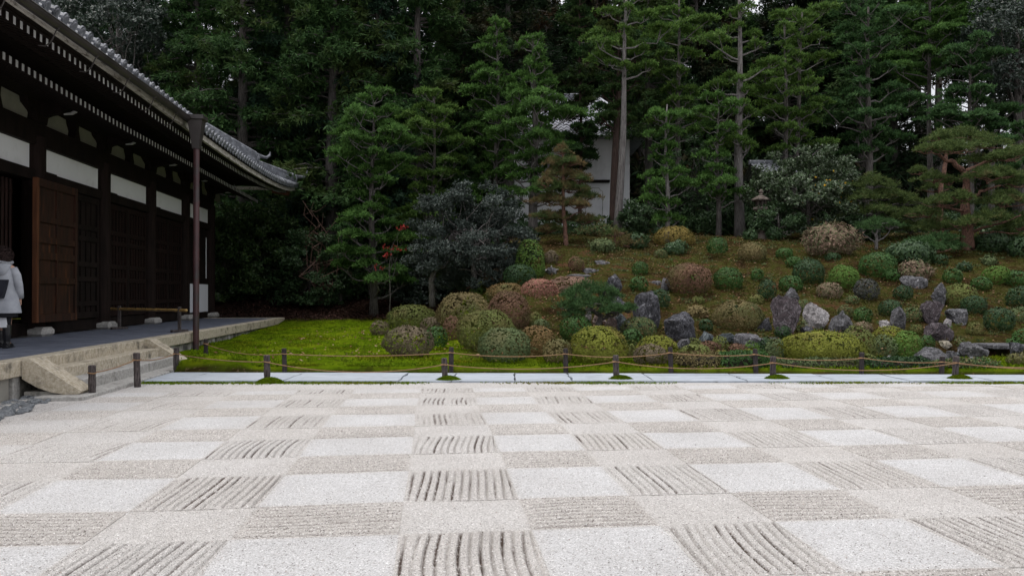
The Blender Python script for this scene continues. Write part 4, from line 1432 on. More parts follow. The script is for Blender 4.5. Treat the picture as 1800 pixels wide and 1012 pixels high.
NSH = [0]
def shrub(x0, x1, yt, yb_, pal, label, kind='dome', Y=None, cat='shrub', name=None, dens=1.0, sink=0.0, group='clipped shrubs of the garden'):
    NSH[0] += 1
    seed = NSH[0] * 17
    rng = np.random.default_rng(seed)
    cx = (x0 + x1) / 2
    if kind == 'ball' and x1 - x0 < 60:
        x0, x1, yt = x0 - (x1 - x0) * .05, x1 + (x1 - x0) * .05, yt - 1.5
    if Y is None:
        g = hit(cx, yb_)
        d = fwd(g)
        wd = (x1 - x0) * d / FPX
        Yc = g.y + min(.40 * wd, .9)
        # the base of the clump is where it meets the soil behind its front edge
        r0 = ray(cx, yb_)
        X = r0.x / r0.y * Yc
        Z = min(tz(X, Yc), tz(X, g.y)) - .03
        d2 = X * math.sin(YAW) + Yc * math.cos(YAW)
        wd = (x1 - x0) * d2 / FPX
        ztop = at(cx, yt, Yc).z
        h = ztop - Z
    else:
        p = at(cx, yb_, Y)
        X, Yc = p.x, Y
        d2 = fwd(p)
        wd = (x1 - x0) * d2 / FPX
        Z = tz(X, Yc) - .02
        h = at(cx, yt, Y).z - Z
    h = max(h, .18)
    root = empty(name or 'shrub', (X, Yc, Z), label, cat, group)
    rx = wd / 2
    ry = rx * .92
    if kind == 'dome': cz, hu, hl, p = h * .45, h * .55, h * .45, 2.12
    elif kind == 'ball': cz, hu, hl, p = h * .52, h * .48, h * .46, 2.15
    elif kind == 'egg': cz, hu, hl, p = h * .35, h * .65, h * .35, 2.3
    elif kind == 'loose': cz, hu, hl, p = h * .50, h * .50, h * .46, 2.0
    elif kind == 'vase': cz, hu, hl, p = h * .68, h * .32, h * .40, 2.3
    elif kind == 'stem': cz, hu, hl, p = h * .62, h * .38, h * .36, 2.1
    elif kind == 'flat': cz, hu, hl, p = h * .30, h * .70, h * .30, 2.4
    area = 4 * PI * ((rx * ry) ** 1.6 / 3 + 2 * (rx * (hu + hl) / 2) ** 1.6 / 3) ** (1 / 1.6) * 1.05
    loose = kind in ('loose',)
    scale_ = 1.0 if d2 < 21 else 1.2
    L, W = (.036, .022) if not loose else (.075, .038)
    L *= scale_; W *= scale_
    ntuft = int(area * (980 if not loose else 380) * dens / scale_ ** 1.6)
    ntuft = max(120, min(ntuft, 14000))
    U = unit(int(ntuft * 1.25), rng)
    U = U[U[:, 2] > (-.75 if kind in ('ball', 'stem', 'loose', 'vase') else -.9)][:ntuft]
    P = sshape(U, rx, ry, hu, hl, p)
    lump = 1 + (.055 if not loose else .20) * noise3(U * 2.2 + seed, seed) + (.018 if not loose else .13) * noise3(U * 6 + seed, seed + 1) - (.045 * np.clip(np.abs(noise3(P * 4.5 + seed, seed + 5)) * -5 + 1, 0, 1) if not loose else 0)
    if kind == 'vase':
        f = np.clip((P[:, 2] + hl) / (hl * 1.0), .32, 1)
        P[:, 0] *= f; P[:, 1] *= f
    P = P * lump[:, None]
    inn = 1 - rng.random(len(P)) ** 2 * (.055 if not loose else .30)
    P = P * inn[:, None]
    low = rng.random(len(P)) < (np.clip((-P[:, 2] / hl - .55) * 1.5, 0, .55) if kind != 'vase' else np.clip((-P[:, 2] / hl + .1) * 2.2, 0, .96))
    if not loose:
        low |= noise3(P * 17 + seed, seed + 8) > .40
        low |= (np.abs(noise3(P * 7.5 + seed, seed + 11)) < .05) & (rng.random(len(P)) < .6)
    else:
        low |= noise3(P * 8 + seed, seed + 8) > .40
    P, U2 = P[~low], nrm(P[~low] / np.array([rx, ry, max(hu, hl)]))
    C = P + np.array([0, 0, cz])
    V = tufts(C, 3, L, W, rng, axis=U2, bias=.22, flat=U2, fj=.32)
    # stray shoots
    k = int(len(C) * (.012 if not loose else .06))
    if k:
        s = rng.choice(len(C), k)
        V = np.concatenate([V, diamonds(C[s], nrm(U2[s] + .6 * unit(k, rng) + np.array([0, 0, .4])), L * 1.9, W * .7, rng)])
    V = V[(np.arange(len(V)) >= 0)]
    V[:, 2] = np.maximum(V[:, 2], -.03)
    link('foliage', leafmesh('foliage', V, LM[pal]), root)
    # dark solid core, shade inside the crown put into its colour, and stems
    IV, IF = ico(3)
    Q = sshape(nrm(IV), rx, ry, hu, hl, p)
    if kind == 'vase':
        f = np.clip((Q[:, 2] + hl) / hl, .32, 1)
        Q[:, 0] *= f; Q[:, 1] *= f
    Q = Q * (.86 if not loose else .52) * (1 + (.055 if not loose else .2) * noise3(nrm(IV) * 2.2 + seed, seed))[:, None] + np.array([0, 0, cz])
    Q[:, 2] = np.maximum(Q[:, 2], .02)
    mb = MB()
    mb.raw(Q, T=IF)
    ns = 5 if kind in ('vase', 'stem') else 3
    for _ in range(ns):
        a = rng.uniform(0, 6.3)
        tx, ty = .45 * rx * math.cos(a), .45 * ry * math.sin(a)
        zt = cz - hl * .2
        mb.tube([(tx * .15, ty * .15, -.06), (tx * .5, ty * .5, zt * .5), (tx, ty, zt)], [.03 * h ** .5, .022 * h ** .5, .012], 6)
    if kind == 'vase':
        for _ in range(26):
            a = rng.uniform(0, 6.3)
            q = rng.uniform(.3, .85)
            mb.tube([(rx * .2 * math.cos(a), ry * .2 * math.sin(a), 0), (rx * q * .8 * math.cos(a), ry * q * .8 * math.sin(a), cz * .7), (rx * q * math.cos(a), ry * q * math.sin(a), cz)], [.014, .01, .006], 4)
    mb.to(root, 'branches_and_shade_core', M['twig'] if kind != 'vase' else M['vine'])
    return root

SHRUBS = [
 # x0, x1, ytop, ybase, palette, label, kind
 (651, 684, 563, 590, 'purple', 'leftmost little brown clipped shrub at the edge of the moss lawn', 'dome'),
 (680, 768, 535, 588, 'olive', 'low olive green dome shrub at the left end of the clipped group', 'dome'),
 (673, 763, 573, 629, 'purple', 'grey-brown rounded shrub standing on the moss, front left of the group', 'dome'),
 (748, 785, 575, 616, 'green', 'small dark green ball tucked right of the grey-brown front shrub', 'ball'),
 (738, 782, 556, 592, 'purple', 'small brownish dome behind the dark green ball', 'dome'),
 (768, 865, 513, 582, 'brown', 'large tan and brown dome at the back of the clipped group', 'dome'),
 (856, 931, 511, 590, 'rustred', 'tall reddish-brown dome beside the large tan one', 'dome'),
 (779, 808, 554, 600, 'rustred', 'narrow red-brown shrub wedged left of the big green-brown dome', 'dome'),
 (801, 907, 544, 620, 'olive', 'big green-brown dome in the middle of the clipped group', 'dome'),
 (839, 933, 576, 640, 'greygreen', 'grey-green rounded shrub in front of the big green-brown dome', 'dome'),
 (908, 978, 571, 630, 'rust', 'orange-brown dome right of the grey-green front shrub', 'dome'),
 (955, 1006, 594, 641, 'brown', 'small brown dome between the orange-brown and the big yellow-green one', 'dome'),
 (1003, 1103, 573, 643, 'yelgreen', 'big yellow-green dome with a hollow dark foot', 'dome'),
 (887, 940, 466, 510, 'dkgreen', 'dark green glossy shrub under the grey-leaved tree', 'ball'),
 (855, 925, 497, 532, 'rust', 'red-brown dome peeping over the two tall domes', 'dome'),
 (916, 982, 491, 560, 'pinkred', 'pinkish red vase shaped shrub on bare stems', 'vase'),
 (960, 1046, 486, 516, 'pinkbrown', 'wide flat pinkish-brown dome behind the small pine', 'flat'),
 (906, 958, 420, 494, 'egg', 'tall bright green egg shaped shrub', 'egg'),
 (957, 980, 442, 466, 'purple', 'small brown bush right of the egg shaped shrub', 'ball'),
 (1000, 1026, 452, 480, 'rustred', 'small dark red-brown ball on the hillside beside flat stones', 'ball'),
 (986, 1040, 555, 606, 'green', 'leafy green bush under the small pine', 'ball'),
 (928, 952, 548, 574, 'olive', 'little olive bush right of the tall reddish-brown dome', 'dome'),
 (934, 968, 561, 584, 'greygreen', 'little grey-green bush behind the orange-brown dome', 'dome'),
 (824, 858, 506, 522, 'bright', 'low bright green tuft behind the tan dome', 'flat'),
 (848, 892, 473, 502, 'purple', 'grey-brown bush left of the glossy dark shrub', 'loose'),
 (1113, 1138, 461, 486, 'green', 'little green ball alone above the veined rocks', 'ball'),
 (1109, 1137, 487, 516, 'green', 'little green ball below the other small one, above the veined rock', 'ball'),
 (1172, 1250, 461, 524, 'rustred', 'large round red-brown shrub in the middle of the hillside', 'ball'),
 (1257, 1303, 471, 515, 'green', 'round green bush right of the large red-brown one', 'ball'),
 (1322, 1342, 474, 496, 'green', 'tiny green ball above the dark grey-green bush', 'ball'),
 (1335, 1363, 492, 532, 'dkgreen', 'dark grey-green upright bush left of the standing stone', 'ball'),
 (1253, 1342, 527, 584, 'brown', 'wide olive-brown dome left of the tall standing stone', 'dome'),
 (1371, 1409, 486, 516, 'green', 'green bush just above the tall standing stone', 'ball'),
 (1144, 1176, 509, 545, 'dkgreen', 'dark green bush behind the pink-veined rock', 'ball'),
 (1091, 1154, 557, 602, 'mixed', 'green bush with reddish leaves in front of the pink-veined rock', 'ball'),
 (1093, 1128, 580, 610, 'green', 'small green ball below the reddish-leaved bush', 'ball'),
 (1118, 1192, 589, 640, 'yelgreen', 'yellow-green dome behind the grey-brown one near the rope', 'dome'),
 (1114, 1174, 605, 652, 'purple', 'grey-brown dome in front of the yellow-green one near the rope', 'dome'),
 (1192, 1252, 604, 648, 'olive', 'olive dome behind the left end of the low hedge', 'dome'),
 (1228, 1267, 599, 628, 'rustred', 'low purple-brown dome by the blue-grey rock', 'dome'),
 (1250, 1279, 590, 618, 'olive', 'small olive dome right of the blue-grey rock', 'dome'),
 (1280, 1313, 603, 628, 'rustred', 'small purple-brown dome left of the bright green tuft', 'dome'),
 (1309, 1334, 599, 621, 'bright', 'small bright green tuft beside the purple-brown dome', 'dome'),
 (1299, 1347, 613, 640, 'yelgreen', 'low yellow-green dome behind the right part of the low hedge', 'flat'),
 (1252, 1286, 615, 640, 'yelgreen', 'low yellow-green dome behind the middle of the low hedge', 'flat'),
 (1348, 1378, 596, 638, 'greygreen', 'dull green bush left of the biggest yellow-green dome', 'ball'),
 (1207, 1234, 594, 612, 'olive', 'tiny olive dome in front of the veined dark rock', 'dome'),
 (1230, 1252, 562, 584, 'dkgreen', 'tiny dark green bush right of the white-topped rock', 'ball'),
 (1364, 1389, 573, 598, 'dkgreen', 'dark green ball at the foot of the standing stone', 'ball'),
 (1332, 1360, 592, 618, 'dkgreen', 'dark green bush right of the long blue-grey rock', 'dome'),
 (1098, 1120, 597, 632, 'olive', 'small olive bush right of the big yellow-green dome with the hollow foot', 'dome'),
 (1300, 1345, 428, 463, 'brown', 'round brown-tipped green ball near the top of the hillside', 'ball'),
 (1243, 1279, 417, 458, 'green', 'little ball shaped bush on a short bare stem', 'stem'),
 (1365, 1392, 437, 456, 'green', 'small green bush right of the brown-tipped ball, higher one', 'ball'),
 (1383, 1407, 452, 473, 'green', 'small green bush right of the brown-tipped ball, lower one', 'ball'),
 (1417, 1508, 390, 458, 'pinkleaf', 'wide loose purplish bush at the top of the slope below the flowering camellia', 'loose'),
 (1148, 1221, 397, 436, 'gold', 'golden brown dome behind the slender fir at the crest', 'dome'),
 (1169, 1209, 423, 450, 'camdark', 'loose pale green bush at the foot of the slender fir', 'loose'),
 (1397, 1446, 456, 505, 'dkgreen', 'dark green round bush above the white rock', 'ball'),
 (1458, 1506, 467, 514, 'bright', 'neat bright green ball in the middle of the right slope', 'ball'),
 (1514, 1571, 444, 496, 'green', 'larger dense green bush high on the right slope', 'ball'),
 (1552, 1579, 473, 497, 'green', 'small green bush leaning on the larger dense one', 'ball'),
 (1504, 1542, 491, 532, 'greypurple', 'grey-purple bush right of the neat bright green ball', 'ball'),
 (1439, 1478, 498, 528, 'pinkleaf', 'small pinkish bush below the neat bright green ball', 'ball'),
 (1580, 1637, 457, 496, 'pinkleaf', 'pink-brown leafy bush growing on a rock high on the slope', 'loose'),
 (1660, 1689, 473, 502, 'green', 'small green ball above the olive mound on the right slope', 'ball'),
 (1709, 1740, 488, 513, 'green', 'small leafy green bush right of the olive mound', 'ball'),
 (1731, 1772, 469, 505, 'bright', 'green bush with yellow tips high on the right slope', 'ball'),
 (1767, 1803, 476, 508, 'green', 'green bush cut by the right frame edge, highest one', 'ball'),
 (1660, 1717, 498, 544, 'olive', 'smooth olive mound high on the right slope', 'dome'),
 (1693, 1731, 521, 556, 'dkgreen', 'dark green bush below right of the smooth olive mound', 'ball'),
 (1773, 1812, 504, 546, 'dkgreen', 'dark green bush cut by the right frame edge, second from the top', 'ball'),
 (1734, 1779, 541, 588, 'dkgreen', 'round dark green ball alone low on the right slope', 'ball'),
 (1776, 1812, 541, 571, 'greygreen', 'grey-green bush behind the round dark green ball at the right', 'ball'),
 (1784, 1824, 578, 622, 'green', 'green bush cut by the right frame edge, lowest one', 'ball'),
 (1769, 1790, 596, 614, 'green', 'tiny green bush beside the stone bridge', 'ball'),
 (1573, 1602, 503, 530, 'dkgreen', 'small dark bush below the rock with the pink-brown bush', 'ball'),
 (1547, 1583, 528, 560, 'dkgreen', 'dark green bush left of the leaning slab', 'ball'),
 (1589, 1619, 541, 570, 'mixed', 'small reddish green bush between leaning slab and purple rock', 'ball'),
 (1502, 1531, 541, 570, 'green', 'small green bush right of the pointed rock', 'ball'),
 (1474, 1498, 538, 560, 'mixed', 'small mixed green bush behind the pointed rock', 'ball'),
 (1372, 1519, 581, 656, 'yelgreen', 'biggest yellow-green clipped dome near the right rope', 'dome'),
 (1476, 1538, 573, 640, 'olive', 'olive dome right behind the biggest yellow-green one', 'dome'),
 (1535, 1592, 572, 612, 'yelgreen', 'yellow-green dome with a flat top behind two darker bushes', 'dome'),
 (1570, 1620, 580, 634, 'bright', 'brown-sided green dome left of the broad flat rock', 'dome'),
 (1537, 1573, 589, 636, 'greygreen', 'grey-green bush with a pale tip left of the brown-sided dome', 'ball'),
 (1615, 1641, 591, 618, 'green', 'small green bush right of the brown-sided dome', 'ball'),
 (1402, 1426, 527, 555, 'mixed', 'small reddish-tipped bush between standing stone and white rock', 'ball'),
 (1499, 1533, 565, 586, 'pinkleaf', 'low pale pinkish bush above the olive dome', 'dome'),
 (1512, 1541, 621, 652, 'olive', 'small olive mound left of the long low hedge on the right', 'dome'),
 (1726, 1752, 449, 468, 'greygreen', 'dull green tuft below the big red pine', 'loose'),
 (1682, 1706, 461, 479, 'camdark', 'small tuft at the foot of the big red pine trunk', 'loose'),
 (1772, 1812, 620, 655, 'brown', 'brownish bush at the right frame edge near the rope', 'dome'),
 (1212, 1236, 485, 500, 'bright', 'tiny bright green tuft left of the round green bush', 'ball'),
 (1398, 1420, 560, 585, 'mixed', 'tiny mossy bush between the standing stone and the white rock', 'dome'),
 (1556, 1640, 425, 470, 'camdark', 'spreading dark bush below the low pine pads', 'loose'),
 (1316, 1343, 518, 536, 'olive', 'low olive bush under the dark grey-green upright bush', 'dome'),
 (1206, 1246, 538, 560, 'brown', 'low light brown grassy clump right of the white-topped rock', 'loose'),
 (1104, 1140, 408, 440, 'camdark', 'dark loose bush at the crest right of the storehouse step', 'loose'),
 (1036, 1080, 420, 446, 'greygreen', 'loose grey-green bush at the crest under the half dead sapling', 'loose'),
 (1715, 1776, 408, 446, 'camdark', 'wide dark bush right of the large red pine trunk, upper one', 'loose'),
 (1772, 1808, 416, 455, 'camdark', 'dark bush at the right frame edge below the pine pads', 'loose'),
 (1452, 1476, 446, 462, 'dkgreen', 'tiny dark bush under the wide purplish bush', 'ball'),
 (1641, 1664, 449, 468, 'dkgreen', 'tiny dark bush left of the large red pine trunk', 'ball'),
 (1434, 1456, 584, 602, 'green', 'tiny green bush at the foot of the bright white rock', 'ball'),
 (1600, 1622, 572, 590, 'olive', 'tiny olive bush left of the rounded purple-grey boulder', 'ball'),
 (1700, 1728, 566, 590, 'olive', 'small olive clump alone on the lower right slope', 'dome'),
 (1676, 1696, 596, 612, 'mixed', 'tiny mixed bush above the rock that carries the bridge', 'ball'),
 (1150, 1172, 440, 456, 'mixed', 'tiny reddish green plant left of the slender young fir foot', 'ball'),
 (1278, 1300, 536, 552, 'dkgreen', 'tiny dark bush peeping over the wide olive-brown dome', 'ball'),
 (1216, 1238, 520, 534, 'olive', 'tiny olive clump below the large red-brown shrub', 'dome'),
 (1488, 1508, 520, 536, 'mixed', 'tiny reddish green clump between pinkish and grey-purple bush', 'ball'),
 (1346, 1372, 396, 424, 'camdark', 'dark loose bush at the right foot of the stone lantern', 'loose'),
 (1306, 1332, 404, 424, 'camdark', 'dark loose bush at the left foot of the stone lantern', 'loose'),
]
for s in SHRUBS:
    shrub(*s)

def hedge(x0, x1, yt, yb_, Y, dep, pal, label):
    NSH[0] += 1
    rng = np.random.default_rng(NSH[0] * 17)
    a, b2 = at(x0, yb_, Y), at(x1, yb_, Y)
    Y = float(gedge(a.x)) + .12
    a, b2 = at(x0, yb_, Y), at(x1, yb_, Y)
    z0 = .0
    h = at((x0 + x1) / 2, yt, Y).z - z0
    root = empty('hedge', ((a.x + b2.x) / 2, Y + dep / 2, z0), label, 'hedge')
    Lx = b2.x - a.x
    n1 = int((Lx * h * 2 + Lx * dep + 2 * h * dep) * 620)
    P, N = [], []
    w_ = np.array([Lx * h, Lx * h * .5, Lx * dep, dep * h, dep * h])
    f = rng.choice(5, n1, p=w_ / w_.sum())
    u, v = rng.uniform(-.5, .5, n1), rng.random(n1)
    X = np.where(f == 3, -Lx / 2, np.where(f == 4, Lx / 2, u * Lx))
    Yy = np.where(f == 0, -dep / 2, np.where(f == 1, dep / 2, np.where(f == 2, (v - .5) * dep, u * dep)))
    Z = np.where(f == 2, h, v * h)
    N = np.stack([np.select([f == 3, f == 4], [-1, 1], 0), np.select([f == 0, f == 1], [-1, 1], 0), (f == 2) * 1], -1).astype(float)
    C = np.stack([X, Yy, Z], -1)
    C[:, 2] += .03 * noise3(C * 3, 5) * (C[:, 2] > h * .7)
    C[:, 0] *= 1 - .03 * (C[:, 2] / h) ** 4
    C += N * (.03 * noise3(C * 4, 9)[:, None])
    V = tufts(C, 3, .05, .027, rng, axis=N, bias=.3, flat=N)
    V[:, 2] = np.maximum(V[:, 2], -.06)
    link('foliage', leafmesh('foliage', V, LM[pal]), root)
    MB().box((-Lx / 2 + .05, -dep / 2 + .05, -.05), (Lx / 2 - .05, dep / 2 - .05, h - .05), bev=.04).raw([(0, 0, 0)], []).to(None, 'branches_and_shade_core', M['twig']).parent = root  # dark box puts the hedge's inner shade into its colour
hedge(1196, 1270, 624, 658, 14.85, .75, 'brown', 'low brownish box hedge, left half of the pair by the rope')
hedge(1270, 1354, 623, 658, 14.85, .75, 'green', 'low green box hedge, right half of the pair by the rope')
hedge(1376, 1512, 634, 658, 14.80, .45, 'greygreen', 'low hedge strip under the biggest yellow-green dome')
hedge(1535, 1640, 634, 660, 14.85, .70, 'dkgreen', 'long low dark green hedge left of the broad flat rock')
hedge(1649, 1760, 636, 660, 14.85, .65, 'mixed', 'low green hedge at the right behind the last full post')

# ------------------------------------------------------------------ rocks
NR = [0]
def rock(x0, x1, yt, yb_, mt, label, shape='block', Y=None, dr=.75, name='rock', tilt=0):
    NR[0] += 1
    seed = NR[0] * 31 + 5
    cx = (x0 + x1) / 2
    g = hit(cx, yb_) if Y is None else at(cx, yb_, Y)
    d = fwd(g)
    wd = (x1 - x0) * d / FPX
    dep = wd * dr
    Yc = g.y + dep * .42
    wd *= (Yc / g.y)
    X = g.x * Yc / g.y
    ztop = at(cx, yt, Yc).z
    zb = min(g.z, tz(X, Yc)) - .10
    h = max(ztop - zb, .08)
    V, F = rock_geo(seed, 4, 30 if shape != 'flat' else 14, .07, (.42, .88))
    rg = np.abs(noise3(V * np.array([3.2, 3.2, 1.3]) + 7, seed + 3))
    V = V - (.16 * np.clip(.22 - rg, 0, 1))[:, None] * V * 3
    if shape == 'spire':
        t = (V[:, 2] + 1) / 2
        V[:, 0] = V[:, 0] * (1 - .45 * t ** 2) + .10 * noise3(V * 1.7, seed)
        V[:, 1] *= (1 - .4 * t)
        V[:, :2] *= 1.06
    elif shape == 'peak':
        t = (V[:, 2] + 1) / 2
        V[:, 0] = V[:, 0] * (1 - .72 * t ** 1.3) + .16 * t
        V[:, 1] *= (1 - .6 * t)
    elif shape == 'lean':
        t = (V[:, 2] + 1) / 2
        V[:, 0] = V[:, 0] * (1 - .35 * t) + tilt * t
    elif shape == 'flat':
        V[:, 2] = np.sign(V[:, 2]) * np.abs(V[:, 2]) ** .6
    elif shape == 'pillar':
        V[:, 2] = np.sign(V[:, 2]) * np.abs(V[:, 2]) ** .75
        V[:, 0] = np.sign(V[:, 0]) * np.abs(V[:, 0]) ** .8
    V = V + (.05 * noise3(V * 4.5 + 3, seed)[:, None] + .045 * noise3(V * 9 + 3, seed)[:, None]) * nrm(V)
    V[:, 2] = (V[:, 2] - V[:, 2].min()) / (V[:, 2].max() - V[:, 2].min())
    V[:, 0] /= (V[:, 0].max() - V[:, 0].min()) / 2
    V = V * np.array([wd / 2, dep / 2, h])
    o = link(name, mesh(name, V, [F], ST[mt], smooth=False), None, (X, Yc, zb))
    tag(o, label, 'rock', 'garden rocks')
    return o
ROCKS = [
 (1064, 1095, 481, 522, 'dark', 'dark upright slab above the small pine', 'lean'),
 (1067, 1102, 518, 540, 'dark', 'low dark rock with a yellow top under the upright slab', 'block'),
 (1112, 1163, 510, 582, 'dark', 'big dark rock with a rounded head right of the small pine', 'pillar'),
 (1164, 1226, 547, 602, 'dark', 'big dark angular rock with a pale top', 'block'),
 (1355, 1405, 518, 594, 'purple', 'tall standing stone, tallest rock of the garden', 'pillar'),
 (1376, 1404, 505, 530, 'grey', 'small pointed stone rising behind the tall standing stone', 'peak'),
 (1413, 1459, 531, 580, 'white', 'bright white slanting rock right of the standing stone', 'block'),
 (1452, 1497, 545, 588, 'grey', 'pointed grey rock right of the white one', 'peak'),
 (1225, 1258, 581, 605, 'blue', 'rounded blue-grey rock near the water edge', 'block'),
 (1190, 1215, 595, 615, 'grey', 'small slanting grey rock left of the blue-grey one', 'block'),
 (1262, 1297, 585, 605, 'blue', 'low dark blue-grey rock behind the small domes', 'block'),
 (1287, 1343, 585, 610, 'grey', 'long low ribbed grey rock', 'flat'),
 (1040, 1068, 548, 572, 'pink', 'pinkish rock under the small pine, left one', 'block'),
 (1062, 1087, 556, 586, 'pink', 'pinkish rock under the small pine, right one', 'block'),
 (1029, 1040, 540, 566, 'white', 'thin white upright stone behind the small pine', 'spire'),
 (1078, 1114, 550, 586, 'blue', 'dark greenish slab between small pine and the big dark rock', 'block'),
 (1159, 1178, 488, 512, 'grey', 'small flat-faced grey rock left of the large red-brown shrub', 'pillar'),
 (1636, 1668, 496, 538, 'grey', 'grey leaning stone left of the smooth olive mound', 'lean'),
 (1619, 1658, 528, 572, 'purple', 'purple-brown upright rock on the right slope', 'pillar'),
 (1662, 1703, 542, 570, 'grey', 'broad grey rock right of the purple-brown one', 'flat'),
 (1624, 1673, 566, 600, 'purple', 'rounded purple-grey boulder below the purple-brown rock', 'block'),
 (1566, 1597, 537, 582, 'grey', 'leaning grey slab beside the dark green bush', 'lean'),
 (1546, 1565, 562, 580, 'white', 'small white rock left of the leaning slab', 'block'),
 (1643, 1676, 597, 614, 'tan', 'small yellowish white rock over the broad flat rock', 'block'),
 (1603, 1668, 609, 642, 'grey', 'broad flat grey rock near the right hedge', 'block'),
 (1661, 1684, 616, 638, 'grey', 'small grey rock right of the broad flat one', 'block'),
 (1689, 1739, 600, 630, 'grey', 'rugged pale grey rock carrying the stone bridge', 'block'),
 (1696, 1730, 625, 644, 'grey', 'pale grey rock in the moss behind the right hedge', 'block'),
 (1550, 1588, 624, 640, 'white', 'low white rock behind the long dark hedge', 'block'),
 (1520, 1541, 652, 661, 'white', 'small white stone beside the path', 'flat'),
 (1656, 1674, 559, 574, 'white', 'little white stone left of the broad grey rock', 'block'),
 (1583, 1626, 484, 508, 'grey', 'grey rock under the pink-brown bush', 'block'),
 (1333, 1357, 558, 582, 'dark', 'low dark rock at the left foot of the standing stone', 'block'),
 (1022, 1062, 471, 480, 'grey', 'flat step stone on the slope right of the red-brown ball', 'flat'),
 (996, 1041, 481, 490, 'grey', 'long flat step stone below the red-brown ball', 'flat'),
 (1044, 1072, 457, 465, 'grey', 'flat step stone highest on the slope', 'flat'),
 (1141, 1162, 493, 500, 'grey', 'small flat stone left of the large red-brown shrub', 'flat'),
 (1764, 1802, 655, 663, 'white', 'flat pale stone beside the path at the right frame edge', 'flat'),
 (1350, 1378, 592, 598, 'grey', 'flat pale stone at the foot of the dark ball', 'flat'),
 (1680, 1712, 618, 627, 'blue', 'thin dark slab lying by the water', 'flat'),
 (960, 978, 470, 482, 'grey', 'small grey stone beside the bleached stump', 'flat'),
 (1408, 1432, 572, 590, 'dark', 'small dark rock under the bright white one', 'block'),
 (1268, 1290, 620, 630, 'grey', 'small flat grey stone behind the low hedge', 'flat'),
]
for s in ROCKS:
    rock(*s)
# stone bridge over the pond
def bridge():
    a = at(1733, 606, 18.25)
    b2 = at(1777, 606, 18.25)
    r = link('stone_bridge', MB().box((a.x - .1, 17.75, a.z - .07), (b2.x + .2, 18.6, a.z + .03), bev=.02).me('stone_bridge', [ST['grey']]))
    tag(r, 'thin grey stone slab bridging the dark water at the right', 'bridge')
    rock(1775, 1800, 600, 632, 'dark', 'dark rock carrying the right end of the stone bridge', 'block')
bridge()
def stump():
    g = hit(968, 478)
    mb = MB()
    for k, (dx, dz, l) in enumerate(((-.26, .00, 0), (.02, .13, 0), (.24, .02, 0))):
        mb.tube([(0, 0, .0), (dx * .5, -.05, dz * .5 + .04), (dx, -.1, dz + .06)], [.06, .045, .018], 7)
    o = mb.to(None, 'tree_stump', mat('bleached_wood', (.20, .19, .18), (.38, .36, .35), 8, .9, bmp=(40, .01)))
    o.location = g
    tag(o, 'small bleached dead stump with forked roots on the slope', 'stump')
stump()

# ------------------------------------------------------------------ trees
def limb_pts(a, b2, rng, n=6, wob=.06, arch=0.0):
    a, b2 = Vector(a), Vector(b2)
    L = (b2 - a).length
    pts = []
    for i in range(n + 1):
        t = i / n
        p = a.lerp(b2, t)
        s = math.sin(PI * t)
        p += Vector((rng.normal(), rng.normal(), rng.normal())) * wob * L * s * .5
        p.z += arch * L * s
        pts.append(p)
    return pts

def pad_tufts(c, ax, a, b2, h, n, rng):
    """centres on a flattened, domed pad; ax: radial direction (2D unit)"""
    u = rng.random(n) ** .5
    th = rng.uniform(0, 2 * PI, n)
    x, y = u * np.cos(th), u * np.sin(th)
    k = .85 + .3 * np.sin(th * 3 + rng.uniform(0, 6)) * u + .22 * np.sin(th * 7 + rng.uniform(0, 6)) * u
    x, y = x * k * a, y * k * b2
    z = h * (1 - u ** 2) * rng.uniform(.2, 1.1, n) - .15 * h * u + h * .35 * noise3(np.stack([x * 3 + c[0], y * 3 + c[1], x * 0 + c[2]], -1), 2)
    return np.stack([c[0] + x * ax[0] - y * ax[1], c[1] + x * ax[1] + y * ax[0], c[2] + z], -1)

